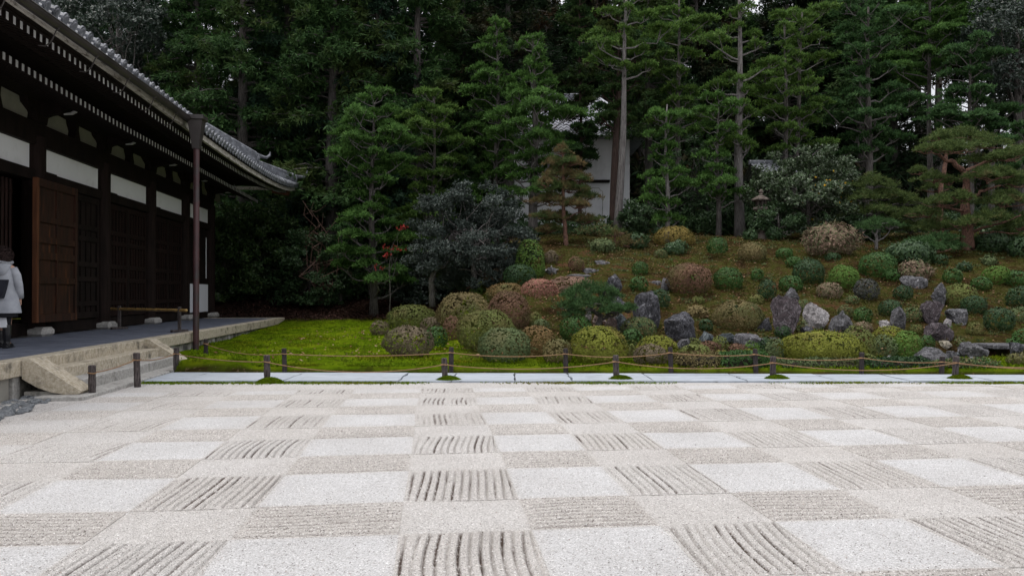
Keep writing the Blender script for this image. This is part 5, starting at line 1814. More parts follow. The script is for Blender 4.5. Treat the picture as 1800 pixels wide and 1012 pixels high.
def fir(px, Y, ytop, yfol, hw, label, pal='fir', trunk_r=.11, lean=0.0, bark='bark', dens=1.0, tier=.56, ybase=None, sparse=0.0, seed=0, name='fir_tree', cat='tree', shape='fir', group=None, offs=()):
    rng = np.random.default_rng(seed * 7 + int(px))
    b0 = at(px, 500, Y)
    zb = tz(b0.x, Y) - .08
    d = fwd(b0)
    zt = at(px, ytop, Y).z
    zf = at(px, yfol, Y).z
    hwm = hw * d / FPX
    tx = at(px + lean, 300, Y).x - b0.x
    root = empty(name, (b0.x, Y, zb), label, cat, group)
    H = zt - zb
    n = 12
    T = []
    for i in range(n + 1):
        t = i / n
        T.append(Vector((tx * t + .05 * math.sin(t * 7 + seed), .04 * math.cos(t * 5 + seed), H * t * .97)))
    rad = [trunk_r * (1.25 if i == 0 else 1) * (1 - .82 * (i / n) ** 1.1) + .006 for i in range(n + 1)]
    MB().tube(T, rad, 10).to(None, 'trunk', M[bark], smooth=True).parent = root
    def axis(z):
        t = min(max(z / (H * .97), 0), 1) * n
        i = min(int(t), n - 1)
        return T[i].lerp(T[i + 1], t - i)
    z = zf - zb
    C, A, lb = [], [], MB()
    while z < H:
        t = (z - (zf - zb)) / max(.1, (zt - zf))
        if shape == 'fir':
            R = hwm * (1.0 - .42 * t ** 2.6) * (.78 + .22 * math.sin(t * 9 + seed))
        elif shape == 'round':
            R = hwm * math.sqrt(max(.12, 1 - (2 * t - .95) ** 2))
        k = max(2, int(rng.integers(4, 6) * (1 - sparse) + .5))
        a0 = rng.uniform(0, 6.3)
        for q in range(k):
            a = a0 + q * 2 * PI / k + rng.uniform(-.35, .35)
            r_ = R * rng.uniform(.55, 1.15)
            ax = (math.cos(a), math.sin(a))
            if ax[1] < -.35 and rng.random() < .65: r_ *= .55
            if rng.random() < .08: continue
            zz = z + rng.uniform(-.16, .16)
            o = axis(zz - .1)
            tip = Vector((o.x + ax[0] * r_, o.y + ax[1] * r_, zz + .10 * r_))
            st = axis(max(.3, zz - .28 * r_ - .1))
            pts = limb_pts(st, tip, rng, 5, .10, -.06)
            r0 = trunk_r * .26 * (1 - .5 * t) + .006
            lb.tube(pts, [r0 * (1 - .8 * i / 5) for i in range(6)], 5, cap=False)
            pa, pb = r_ * rng.uniform(.34, .50) + .06, r_ * rng.uniform(.26, .40) + .08
            c = Vector((o.x + ax[0] * (r_ - pa * .6), o.y + ax[1] * (r_ - pa * .6), tip.z))
            for _ in range(3):
                s_ = pts[3].lerp(pts[4], rng.random())
                e_ = c + Vector((rng.uniform(-pa, pa) * .7, rng.uniform(-pa, pa) * .7, rng.uniform(0, .1)))
                lb.tube([s_, s_.lerp(e_, .5) + Vector((0, 0, .02)), e_], [r0 * .4, r0 * .3, r0 * .12], 4, cap=False)
            nt_ = int(PI * pa * pb * 115 * dens) + 12
            P = pad_tufts((c.x, c.y, c.z), ax, pa, pb, .13 + .14 * pa, nt_, rng)
            C.append(P)
            O = np.stack([(P[:, 0] - o.x), (P[:, 1] - o.y), P[:, 2] * 0], -1)
            A.append(nrm(O * .5 + np.array([0, 0, .9])))
        z += tier * rng.uniform(.75, 1.25)
    C, A = np.concatenate(C), np.concatenate(A)
    L = .155 if Y < 34 else .18
    V = tufts(C, 7, L, L * .27, rng, axis=A, bias=.55, flat=A)
    tag(lb.to(None, 'limbs', M[bark if bark != 'bark' else 'barkpale']), kind='stuff').parent = root
    link('crown', leafmesh('crown', V, LM[pal]), root)
    return root

FIRS = [
 dict(px=655, Y=31.4, ytop=172, yfol=500, hw=92, dens=1.2, label='layered fir rising from the moss lawn, leftmost of the near firs', trunk_r=.17, seed=1),
 dict(px=762, Y=33.0, ytop=158, yfol=430, hw=86, dens=1.2, label='layered bright green fir right of the leftmost one, behind the grey-leaved tree', trunk_r=.13, seed=2, pal='firyel'),
 dict(px=872, Y=34.0, ytop=20, yfol=365, hw=66, dens=1.2, label='tall slim-trunked fir in front of the left end of the storehouse', trunk_r=.15, sparse=.05, seed=3, lean=2, tier=.6),
 dict(px=939, Y=31.0, ytop=50, yfol=350, hw=82, dens=1.2, label='tall fir standing before the middle of the storehouse roof', trunk_r=.19, sparse=.0, seed=4, lean=0, tier=.55),
 dict(px=1079, Y=35.0, ytop=-40, yfol=215, hw=64, label='darker red-brown trunk close behind the big pale one at the storehouse', trunk_r=.20, bark='barkdark', seed=41, lean=12, tier=.7, pal='hinoki'),
 dict(px=1087, Y=32.5, ytop=-30, yfol=120, hw=88, label='big pale-trunked fir with bare lower limbs beside the storehouse door', trunk_r=.175, bark='barkpale', sparse=.15, seed=5, lean=16, pal='firyel', tier=.8),
 dict(px=1172, Y=28.4, ytop=176, yfol=385, hw=52, label='slender young fir in front of the golden dome at the crest', trunk_r=.095, bark='barkpale', seed=6),
 dict(px=1262, Y=30.8, ytop=168, yfol=345, hw=54, label='slender fir above the little bush on a short stem', trunk_r=.11, seed=7),
 dict(px=1193, Y=36.0, ytop=-20, yfol=240, hw=66, label='tall fir rising behind the slender young one', trunk_r=.17, sparse=.3, seed=8, pal='firyel', tier=.8),
 dict(px=1300, Y=31.5, ytop=-40, yfol=262, hw=76, label='tall thick-trunked fir left of the stone lantern', trunk_r=.21, bark='barkpale', sparse=.3, seed=9, pal='firyel', tier=.8),
 dict(px=1381, Y=33.0, ytop=30, yfol=262, hw=62, label='left stem of the twin firs above the flowering camellia', trunk_r=.14, sparse=.3, seed=10, pal='firyel', tier=.75),
 dict(px=1392, Y=33.6, ytop=10, yfol=262, hw=96, label='right leaning stem of the twin firs above the flowering camellia', trunk_r=.15, lean=20, sparse=.3, seed=11, pal='firyel', tier=.75),
 dict(px=1527, Y=34.5, ytop=0, yfol=265, hw=88, label='tall grey-trunked fir between camellia and red pine', trunk_r=.20, sparse=.1, seed=12, tier=.65, pal='fircool'),
 dict(px=1706, Y=37.0, ytop=70, yfol=235, hw=74, label='layered cool green fir behind the big red pine', trunk_r=.15, seed=13, pal='fircool', tier=.5),
 dict(px=1635, Y=40.0, ytop=-40, yfol=130, hw=100, dens=1.3, label='tall fir at the upper right with sky showing beside its trunk', trunk_r=.17, seed=14, pal='fir', tier=.6),
 dict(px=1020, Y=38.4, ytop=-20, yfol=292, hw=50, dens=1.5, label='dark thin-trunked fir with hanging sprays before the storehouse roof', trunk_r=.10, seed=43, pal='hinoki', tier=.55, bark='barkdark'),
 dict(px=1745, Y=43.0, ytop=-60, yfol=95, hw=95, dens=1.3, label='tall dark fir at the upper right corner before the broadleaved tree', trunk_r=.17, seed=42, pal='fir', tier=.6),
 dict(px=1800, Y=35.0, ytop=215, yfol=300, hw=46, label='small fir top at the right frame edge behind the pine pads', trunk_r=.10, seed=15, pal='fircool'),
 dict(px=600, Y=33.5, ytop=395, yfol=560, hw=62, label='low spreading fir with dark sprays left of the leftmost near fir', trunk_r=.09, seed=16, pal='fircool', sparse=.2),
]
for f in FIRS:
    fir(**f)

# ---- pines: limbs and pads given one by one
def pads(root, lst, Y, rng, pal, L=.12, W=.012, dens=1.0, dyr=.5):
    C = []
    o = wloc(root)
    for (px, py, rx, ry, dy) in lst:
        c = at(px, py, Y + dy)
        s = fwd(c) / FPX
        a, h = rx * s, ry * s
        b2 = a * .8
        n = int(PI * a * b2 * 150 * dens) + 20
        P = pad_tufts((c.x - o.x, c.y - o.y, c.z - o.z - h * .3), (1, 0), a, b2, h * 1.25, n, rng)
        C.append(P)
    C = np.concatenate(C)
    V = tufts(C, 12, L, W, rng, bias=.75)
    link('crown', leafmesh('crown', V, LM[pal]), root)

def pine(label, Y, trunk, r0, limbs, padl, pal='pine', bark='barkred', dens=1.0, L=.13, W=.017, seed=1, name='pine_tree'):
    rng = np.random.default_rng(seed)
    b0 = at(trunk[0][0], trunk[0][1], Y)
    zb = tz(b0.x, Y)
    root = empty(name, (b0.x, Y, zb), label, 'tree')
    o = Vector(root.location)
    pts = [Vector((b0.x, Y, zb - .1)) - o] + [at(p[0], p[1], Y) - o for p in trunk[1:]]
    # smooth
    Q = []
    for i in range(len(pts) - 1):
        for k in range(4):
            Q.append(pts[i].lerp(pts[i + 1], k / 4) + Vector((rng.normal(), rng.normal(), 0)) * r0 * .12)
    Q.append(pts[-1])
    rad = [r0 * (1.15 - .75 * i / len(Q)) for i in range(len(Q))]
    MB().tube(Q, rad, 10).to(None, 'trunk', M[bark], smooth=True).parent = root
    lb = MB()
    for (r1, dy, lp) in limbs:
        P = [at(x, y, Y + dy * i / max(1, len(lp) - 1)) - o for i, (x, y) in enumerate(lp)]
        Q = []
        for i in range(len(P) - 1):
            for k in range(3):
                Q.append(P[i].lerp(P[i + 1], k / 3) + Vector((rng.normal(), rng.normal(), rng.normal())) * r1 * .25)
        Q.append(P[-1])
        MB().tube(Q, [r1 * (1 - .65 * i / len(Q)) for i in range(len(Q))], 7).to(None, 'limb', M[bark], smooth=True).parent = root
    # twigs feeding each pad
    for (px, py, rx, ry, dy) in padl:
        c = at(px, py + ry * .5, Y + dy) - o
        s = rx * Y / FPX
        for _ in range(7):
            e = c + Vector((rng.uniform(-s, s), rng.uniform(-s, s) * .7, rng.uniform(0, .10)))
            lb.tube(limb_pts(c + Vector((0, 0, -.08)), e, rng, 3, .2), [.022, .018, .012, .006], 4, cap=False)
    tag(lb.to(None, 'twigs', M[bark]), kind='stuff').parent = root
    pads(root, padl, Y, rng, pal, L, W, dens)
    return root

pine('large red pine with a reddish trunk and wide needle pads on the right slope', 26.5,
     [(1704, 468), (1703, 440), (1699, 400), (1697, 360), (1700, 330), (1694, 302)], .21,
     [(.10, 0, [(1694, 302), (1676, 286), (1662, 282), (1650, 270)]), (.07, .3, [(1696, 302), (1712, 294), (1732, 285), (1760, 272)]),
      (.07, -.6, [(1700, 350), (1718, 340), (1736, 332), (1760, 326)]), (.055, -.5, [(1698, 372), (1680, 368), (1664, 366), (1648, 362)]),
      (.06, -.8, [(1704, 410), (1730, 400), (1760, 392), (1795, 378)]), (.05, .3, [(1662, 282), (1648, 272), (1636, 268)]), (.045, -.4, [(1722, 410), (1745, 408), (1790, 410)])],
     [(1655, 240, 34, 13, .2), (1690, 236, 42, 16, .6), (1625, 262, 22, 9, -.2), (1676, 258, 48, 14, -.5), (1735, 250, 40, 14, .3), (1768, 272, 44, 14, -.2), (1800, 262, 34, 13, .5), (1720, 280, 34, 10, .8),
      (1640, 312, 30, 9, .8), (1668, 318, 20, 8, 1.0), (1745, 306, 60, 14, -.6), (1790, 318, 44, 14, .3), (1660, 352, 40, 12, -.5), (1630, 372, 34, 12, .2), (1690, 345, 26, 10, -.8), (1768, 350, 52, 18, -.7),
      (1740, 380, 44, 16, -.9), (1790, 392, 40, 18, -.3), (1650, 395, 42, 14, .6), (1705, 390, 36, 12, -1.0), (1760, 412, 44, 14, .6), (1690, 422, 34, 12, .7), (1800, 428, 36, 14, .4)], seed=21)
pine('slimmer red pine trunk standing behind the large red pine', 31.0,
     [(1652, 430), (1652, 380), (1653, 330), (1661, 290), (1664, 262)], .13, [],
     [(1665, 250, 30, 10, 0), (1640, 330, 26, 9, .3), (1615, 300, 20, 7, 0)], seed=22, bark='barkred')
pine('soft green pine with layered pads right of the flowering camellia', 29.0,
     [(1542, 425), (1543, 380), (1540, 340)], .10, [(.04, 0, [(1542, 370), (1560, 362), (1580, 358)]), (.04, 0, [(1542, 360), (1525, 350), (1512, 345)])],
     [(1534, 322, 42, 14, 0), (1516, 345, 34, 12, -.3), (1560, 342, 42, 13, .2), (1590, 352, 34, 12, .3), (1535, 368, 44, 13, -.3), (1580, 378, 40, 13, -.1), (1610, 375, 34, 12, .5), (1560, 392, 40, 12, .2), (1600, 400, 42, 12, .3)], pal='pine', seed=23, bark='bark')
pine('little twisted pine with bare grey stems below the soft green pine', 26.6,
     [(1541, 436), (1540, 415), (1542, 402)], .06, [(.03, 0, [(1540, 428), (1528, 418), (1518, 412), (1516, 402)]), (.03, 0, [(1541, 425), (1552, 418), (1562, 410), (1566, 400)]), (.03, 0, [(1541, 418), (1534, 408), (1532, 398)])],
     [(1541, 392, 34, 8, 0), (1520, 400, 22, 6, -.2), (1564, 396, 24, 7, .1)], pal='pinecool', seed=24, bark='barkpale')
pine('low cool green pine with flat pads left of the large red pine trunk', 25.6,
     [(1640, 468), (1638, 450), (1636, 436)], .06, [(.03, 0, [(1638, 450), (1618, 446), (1604, 440)]), (.03, 0, [(1638, 446), (1655, 438), (1668, 432)])],
     [(1614, 425, 32, 8, 0), (1650, 418, 34, 9, .2), (1638, 436, 34, 8, -.3), (1605, 440, 26, 7, -.3), (1668, 432, 26, 8, 0)], pal='pinecool', seed=25)
pine('small pine with browning needles and thin reddish trunk before the storehouse', 28.0,
     [(995, 462), (994, 420), (991, 370), (990, 310), (988, 262)], .085, [(.03, 0, [(993, 385), (1010, 376), (1025, 370)]), (.03, 0, [(992, 360), (975, 350), (962, 345)])],
     [(988, 262, 16, 12, 0), (980, 285, 24, 11, .1), (1004, 282, 24, 11, -.1), (985, 305, 34, 11, .2), (1018, 312, 26, 11, 0), (962, 322, 26, 10, -.2), (1000, 330, 38, 11, .1), (1030, 345, 24, 9, .2), (968, 350, 34, 10, .2), (1010, 358, 32, 9, -.2),
      (958, 378, 24, 8, 0), (985, 382, 34, 9, .3), (1032, 385, 24, 8, 0), (965, 402, 26, 8, .2)], pal='pinebrown', seed=26, dens=1.7)
pine('thin half dead sapling with sparse brown needles on the slope', 27.4,
     [(1082, 466), (1082, 440), (1080, 402)], .04, [(.012, 0, [(1082, 440), (1100, 432), (1118, 430)]), (.012, 0, [(1082, 445), (1062, 440), (1048, 436)]), (.012, 0, [(1082, 425), (1066, 416)]), (.012, 0, [(1082, 420), (1098, 410)])],
     [(1080, 408, 26, 10, 0), (1060, 428, 30, 10, 0), (1105, 425, 32, 10, 0), (1082, 442, 36, 9, 0), (1050, 442, 26, 8, .2), (1125, 432, 26, 8, .2)], pal='pinebrown', seed=27, dens=.42)
pine('small black pine trained low over the rocks among the clipped shrubs', 19.0,
     [(1050, 590), (1052, 568), (1056, 556), (1040, 545), (1030, 530)], .075, [(.04, -.2, [(1056, 562), (1072, 556), (1086, 552), (1094, 546)]), (.03, 0, [(1050, 552), (1060, 535), (1058, 520)])],
     [(1010, 516, 26, 13, 0), (1030, 508, 32, 13, .2), (1058, 510, 26, 11, .1), (1000, 534, 24, 14, -.2), (1030, 532, 34, 14, -.3), (1062, 530, 24, 11, 0), (1078, 518, 16, 9, .2), (1010, 550, 26, 9, -.2), (1086, 544, 26, 9, -.3), (1104, 540, 14, 7, -.2), (1068, 546, 20, 7, -.2)], pal='pinecool', seed=28, bark='bark', dens=1.5, L=.11, W=.012)

# ---- broadleaved trees and tall bushes
def broadleaf(px, Y, ytop, ybot, hw, label, pal, L=.10, W=.05, n=2600, trunk_r=.10, stems=1, bark='bark', seed=1, name='broadleaf_tree', cat='tree', core=.0, flowers=None, trunks=None, depth=.8, group=None, clump=.34, k=6, bare=False):
    rng = np.random.default_rng(seed * 13)
    b0 = at(px, 450, Y)
    zb = tz(b0.x, Y) - .05
    s = fwd(b0) / FPX
    zt, zl = at(px, ytop, Y).z - zb, at(px, ybot, Y).z - zb
    R = hw * s
    root = empty(name, (b0.x, Y, zb), label, cat, group)
    H = zt - zl
    cz = zl + H * .45
    tb = MB()
    clusters = []
    nc = max(10, int(4 * PI * R * H / 2 / (clump ** 2 * 3.2)))
    U = unit(nc, rng)
    rr = rng.random(nc) ** .28
    CC = np.stack([U[:, 0] * R * rr, U[:, 1] * R * depth * rr, cz + U[:, 2] * np.where(U[:, 2] > 0, H * .55, H * .45) * rr], -1)
    CC *= (1 + .10 * noise3(U * 2 + seed, seed))[:, None] * np.array([1, 1, 1])
    CC[:, 2] = np.maximum(CC[:, 2], .15)
    if trunks is None: trunks = [(0, trunk_r)]
    for (dx, tr) in trunks:
        dxm = dx * s
        pts = [Vector((dxm, 0, -.1)), Vector((dxm * 1.05 + .03, .02, cz * .4)), Vector((dxm * .8, -.03, cz * .8)), Vector((dxm * .4, 0, cz + H * .15))]
        tb.tube(pts, [tr * 1.2, tr, tr * .75, tr * .3], 9)
        sel = rng.choice(nc, min(nc, 34), replace=False)
        for i in sel:
            o = pts[1].lerp(pts[3], rng.uniform(.1, 1))
            tb.tube(limb_pts(o, Vector(CC[i] * .93 + np.array([0, 0, 0])), rng, 5, .12), [tr * .30, tr * .25, tr * .2, tr * .14, tr * .09, tr * .05], 5, cap=False)
    tb.to(None, 'trunk', M[bark], smooth=True).parent = root
    per = max(4, int(n / nc))
    P = np.repeat(CC, per, 0)
    off = unit(len(P), rng) * (rng.random(len(P)) ** .5)[:, None] * clump * np.array([1.15, 1.15, .62])
    P = P + off
    out = nrm(np.stack([P[:, 0] / R, P[:, 1] / R, (P[:, 2] - cz) / H + .35], -1))
    V = tufts(P, k, L, W, rng, axis=out, bias=.5, flat=nrm(out + np.array([0, 0, .6])))
    V[:, 2] = np.maximum(V[:, 2], 0)
    link('crown', leafmesh('crown', V, LM[pal]), root)
    if flowers:
        q = P[rng.choice(len(P), flowers[1])]
        o_ = nrm(np.stack([q[:, 0], q[:, 1], q[:, 2] - cz], -1))
        fl = q[(q[:, 0] > flowers[2] * R) & (q[:, 2] < cz + H * .25) & (q[:, 1] < .3)] + np.array([0, -.12, 0])
        V = tufts(fl, 6, .06, .05, rng, bias=.2)
        link('blossoms', leafmesh('blossoms', V, LM['yellow']), root)
    return root

broadleaf(828, 25.0, 318, 520, 114, 'spreading grey-leaved tree behind the clipped shrubs', 'holly', L=.085, W=.042, n=11000, trunks=[(4, .10), (-68, .09)], bark='barkpale', seed=3, clump=.30)
broadleaf(1420, 30.0, 255, 415, 104, 'wide camellia with silvery leaves and yellow blossom beside the lantern', 'camellia', L=.11, W=.06, n=6000, trunk_r=.09, seed=4, flowers=('f', 260, -.2), clump=.30)
broadleaf(1368, 29.2, 352, 412, 40, 'dark green bush at the foot of the flowering camellia', 'camdark', L=.10, W=.05, n=1200, trunk_r=.05, seed=5, name='shrub', cat='shrub')
broadleaf(450, 34.6, 352, 560, 105, 'broad glossy evergreen bush filling the space under the eave corner', 'camwall', L=.13, W=.07, n=9000, trunk_r=.10, seed=6, name='evergreen_bush', cat='bush', clump=.38)
broadleaf(395, 33.6, 380, 556, 60, 'glossy evergreen bush right beside the end of the hall', 'camwall', L=.13, W=.07, n=2500, trunk_r=.07, seed=7, name='evergreen_bush', cat='bush', clump=.38)
broadleaf(545, 33.2, 400, 556, 66, 'dark evergreen bush between the eave corner and the leftmost near fir', 'camdark', L=.12, W=.065, n=3000, trunk_r=.07, seed=8, name='evergreen_bush', cat='bush', clump=.36)
broadleaf(600, 34.5, 470, 560, 60, 'low dark evergreen bush on the leaf-strewn bank', 'camdark', L=.12, W=.06, n=1800, trunk_r=.05, seed=9, name='evergreen_bush', cat='bush')
broadleaf(735, 33.0, 430, 540, 60, 'dark bush in the shade behind the leftmost near firs', 'broad', L=.11, W=.05, n=1800, trunk_r=.05, seed=10, name='evergreen_bush', cat='bush')
broadleaf(1225, 34.5, 245, 410, 62, 'dim pale-leaved tree with thin forked stems behind the slender firs', 'camdark', L=.13, W=.055, n=2600, trunks=[(-6, .07), (20, .05)], bark='barkpale', seed=11)
broadleaf(1130, 31.5, 350, 405, 40, 'dark evergreen bush right of the big pale trunk', 'camdark', L=.11, W=.05, n=1200, trunk_r=.04, seed=12, name='evergreen_bush', cat='bush')
broadleaf(945, 31.5, 395, 455, 52, 'dark green undergrowth bush at the left end of the crest', 'camdark', L=.10, W=.05, n=1600, trunk_r=.04, seed=13, name='evergreen_bush', cat='bush')
broadleaf(1050, 30.5, 395, 440, 44, 'loose bush of mixed leaves below the storehouse door', 'mixed', L=.09, W=.045, n=1000, trunk_r=.03, seed=14, name='evergreen_bush', cat='bush')
broadleaf(1270, 32.5, 370, 415, 50, 'dim bush between the two slender firs and the thick trunk', 'camdark', L=.10, W=.05, n=1400, trunk_r=.04, seed=15, name='evergreen_bush', cat='bush')
broadleaf(1500, 29.2, 375, 425, 34, 'dark bush at the right foot of the flowering camellia', 'camdark', L=.10, W=.05, n=900, trunk_r=.04, seed=16, name='evergreen_bush', cat='bush')
broadleaf(1760, 27.5, 418, 462, 56, 'dim spreading bush right of the large red pine trunk', 'camdark', L=.09, W=.04, n=1500, trunk_r=.04, seed=17, name='evergreen_bush', cat='bush')
broadleaf(1790, 38.0, -40, 190, 95, 'dark broadleaved tree at the upper right against the bright sky', 'broad', L=.17, W=.07, n=3600, trunk_r=.22, seed=18, bark='bark', clump=.5)
broadleaf(205, 38.5, -60, 150, 110, 'dark broadleaved tree above the hall roof at the upper left', 'broad', L=.17, W=.07, n=4600, trunk_r=.16, seed=19, bark='barkpale', clump=.5)
broadleaf(300, 41.0, 60, 300, 80, 'dark broadleaved tree behind the eave, right of the upper left one', 'broad', L=.17, W=.07, n=3600, trunk_r=.16, seed=20, bark='barkpale', clump=.5)

for q_, (px_, yb2_) in enumerate(((905, 75), (1010, 95), (1115, 70), (1225, 90))):
    broadleaf(px_, 54.0 + q_, -90, yb2_, 95, ['thin leafy treetop against the sky above the left end of the storehouse', 'thin leafy treetop against the sky above the storehouse roof', 'thin leafy treetop against the sky right of the storehouse', 'thin leafy treetop against the sky above the slender firs'][q_],
              'deep', L=.26, W=.12, n=1700, trunk_r=.16, seed=60 + q_, clump=.75, k=5, group='leafy treetops against the sky')

def maple():
    rng = np.random.default_rng(6)
    Y = 30.2
    b0 = at(684, 500, Y)
    zb = tz(b0.x, Y)
    root = empty('maple_sapling', (b0.x, Y, zb), 'thin maple sapling with a few scattered red leaf sprays by the leftmost near fir', 'tree')
    tb, C = MB(), []
    for (px, py) in ((703, 401), (710, 399), (690, 434), (700, 438), (678, 448), (666, 470)):
        c = at(px, py, Y + rng.uniform(-.4, .2)) - Vector(root.location)
        tb.tube(limb_pts((0, 0, 1.0 + rng.random()), c, rng, 5, .15), [.012, .01, .008, .006, .005, .004], 4, cap=False)
        q = rng.normal(size=(7, 3)) * np.array([.13, .10, .05]) + np.array(c)
        C.append(q)
    tb.tube([(0, 0, -.1), (.05, 0, 1.0), (0, 0, 2.0), (.1, 0, 2.9)], [.03, .024, .018, .008], 7)
    tb.to(None, 'trunk', M['bark']).parent = root
    V = tufts(np.concatenate(C), 5, .085, .045, rng, bias=.3, flat=(0, -.3, 1))
    link('crown', leafmesh('crown', V, LM['red']), root)
maple()

def bare_vine():
    rng = np.random.default_rng(3)
    g = at(560, 520, 33.0)
    zb = tz(g.x, 33.0)
    root = empty('bare_vine', (g.x, 33.0, zb), 'tangle of bare brown stems right of the eave corner', 'vine')
    mb = MB()
    for i in range(26):
        z = rng.uniform(1.0, 4.6)
        a = Vector((rng.uniform(-.35, .35), rng.uniform(-.3, .3), 0.0))
        b2 = Vector((rng.uniform(-.9, .9), rng.uniform(-.4, .3), z))
        pts = limb_pts(a, b2, rng, 8, .25)
        mb.tube(pts, [.035 * (1 - .8 * k / 8) for k in range(9)], 5, cap=False)
        for _ in range(3):
            s_ = pts[rng.integers(4, 8)]
            mb.tube(limb_pts(s_, s_ + Vector((rng.uniform(-.7, .7), rng.uniform(-.3, .3), rng.uniform(-.6, .3))), rng, 4, .3), [.012, .01, .008, .006, .004], 4, cap=False)
    mb.to(None, 'stems', M['vine']).parent = root
bare_vine()

# ---- tall cypresses behind
def cypress_mesh(seed, H=16.0, R=2.9, lo=.06, nb=150, spray=34, L=.24, W=.055):
    rng = np.random.default_rng(seed)
    C, A, br = [], [], MB()
    for i in range(nb):
        t = lo + (1 - lo) * (i + rng.random()) / nb
        a = rng.uniform(0, 2 * PI)
        r = R * (1 - t) ** .55 * rng.uniform(.6, 1.15) + .25
        z0 = t * H
        dx, dy = math.cos(a), math.sin(a)
        tip = Vector((dx * r, dy * r, z0 - .10 * r))
        pts = limb_pts((0, 0, z0), tip, rng, 4, .08, .08)
        br.tube(pts, [.05 * (1 - .7 * k / 4) for k in range(5)], 4, cap=False)
        n = int(spray * (.5 + r / R))
        s = rng.uniform(.25, 1.05, n)
        lat = rng.normal(size=n) * .28 * (.6 + .5 * r / R)
        z = z0 - .10 * r * s + .08 * r * np.sin(PI * np.clip(s, 0, 1)) - np.abs(lat) * .25 + rng.normal(size=n) * .12
        C.append(np.stack([dx * r * s - dy * lat, dy * r * s + dx * lat, z], -1))
        A.append(np.tile(nrm(np.array([[dx, dy, -.35]])), (n, 1)))
    C, A = np.concatenate(C), np.concatenate(A)
    V = tufts(C, 10, L, W, rng, axis=A, bias=.9, flat=nrm(A * .5 + np.array([0, 0, .8])))
    me = leafmesh('crown', V, LM['hinoki'])
    tr = MB().tube([(0, 0, -.5), (.05, 0, H * .3), (-.03, .04, H * .6), (0, 0, H)], [.27, .22, .15, .03], 10)
    return me, tr.me('trunk', [M['bark']], smooth=True), br.me('limbs', [M['bark']])

CY = [cypress_mesh(1), cypress_mesh(2, R=3.2, lo=.12), cypress_mesh(3, R=2.5, lo=.2), cypress_mesh(4, R=3.4, lo=.38, nb=120), cypress_mesh(5, R=3.2, lo=.60, nb=90)]
def cypress(px, Y, ytop, label, v=0, tint=0, sx=1.0, group=None, seed=0, name='cypress_tree'):
    b0 = at(px, 450, Y)
    zb = tz(b0.x, Y)
    zt = at(px, ytop, Y).z
    s = (zt - zb) / 16.0
    me, tm, bm_ = CY[v]
    root = empty(name, (b0.x, Y, zb - .1), label, 'tree', group)
    root.scale = (sx * max(.75, min(s, 1.25)), sx * max(.75, min(s, 1.25)), s)
    root.rotation_euler = (0, 0, seed * 1.3 + px * .01)
    for nm, q in (('crown', me), ('trunk', tm), ('limbs', bm_)):
        o = link(nm, q, root)
        if nm == 'crown' and tint:
            o.material_slots[0].link = 'OBJECT'
            o.material_slots[0].material = LM[('hinoki', 'hinokiblue', 'deep')[tint]]
    return root

CYP = [
 (345, 39.0, -120, 'broad cypress directly above the end of the hall roof', 0, 0, 1.1),
 (425, 37.5, -160, 'second tall cypress above the hall roof corner, with yellowish sprays', 1, 0, 1.1),
 (505, 39.5, -150, 'dark bluish cypress above the curled roof corner', 0, 1, 1.1),
 (585, 37.0, -180, 'tall cypress between the roof corner and the leftmost near fir', 2, 0, 1.15),
 (665, 39.5, -170, 'bluish cypress behind the leftmost near fir', 1, 1, 1.15),
 (735, 38.0, -150, 'yellowish cypress behind the two bright near firs', 0, 0, 1.1),
 (815, 41.0, -90, 'cypress just left of the storehouse', 2, 0, 1.1),
 (255, 42.0, -40, 'bluish cypress rising behind the hall roof', 1, 1, 1.1),
 (130, 44.0, -120, 'dark cypress at the upper left corner of the view', 0, 1, 1.1),
]
for i, c in enumerate(CYP):
    cypress(*c, seed=i, group='tall cypresses behind the hall')
DEEP = []
rngd = random.Random(12)
for i, px in enumerate(range(835, 1590, 56)):
    DEEP.append((px + rngd.uniform(-14, 14), rngd.uniform(48, 53), rngd.uniform(-110, -10), [3, 1, 0, 2][i % 4]))
for i, px in enumerate(range(470, 1590, 60)):
    DEEP.append((px + rngd.uniform(-20, 20), rngd.uniform(56, 62), rngd.uniform(-90, 15), [0, 1][i % 2]))
DEEP += [(1650, 57, -60, 4), (1715, 59, -30, 4), (1615, 60, -40, 4)]
for px in (1800, 1860, 1930):
    DEEP.append((px, 58, rngd.uniform(-160, -80), 3))
for i, px in enumerate(range(1560, 1960, 62)):
    DEEP.append((px + rngd.uniform(-20, 20), 60, rngd.uniform(195, 240), i % 3))
for px in (60, 10, 200, 330, 450, 560):
    DEEP.append((px, 52, rngd.uniform(-120, -40), 1))
for px, Y_, yt in ((1050, 49.5, -30), (905, 49, -60), (1140, 39, -20), (893, 38.5, -120), (960, 50, -10)):
    DEEP.append((px, Y_, yt, 3))
DEEP = [(a_, b_, c_ + (40 if 840 < a_ < 1330 and b_ > 47 else 0), d_) for a_, b_, c_, d_ in DEEP]
for i, c in enumerate(DEEP):
    cypress(c[0], c[1], c[2], 'dark forest cypress standing in the shade at the back of the garden', c[3], 2 if c[1] > 55 or i % 3 else 0, 1.2, group='dark forest trees at the back', seed=i + 20, name='forest_tree')
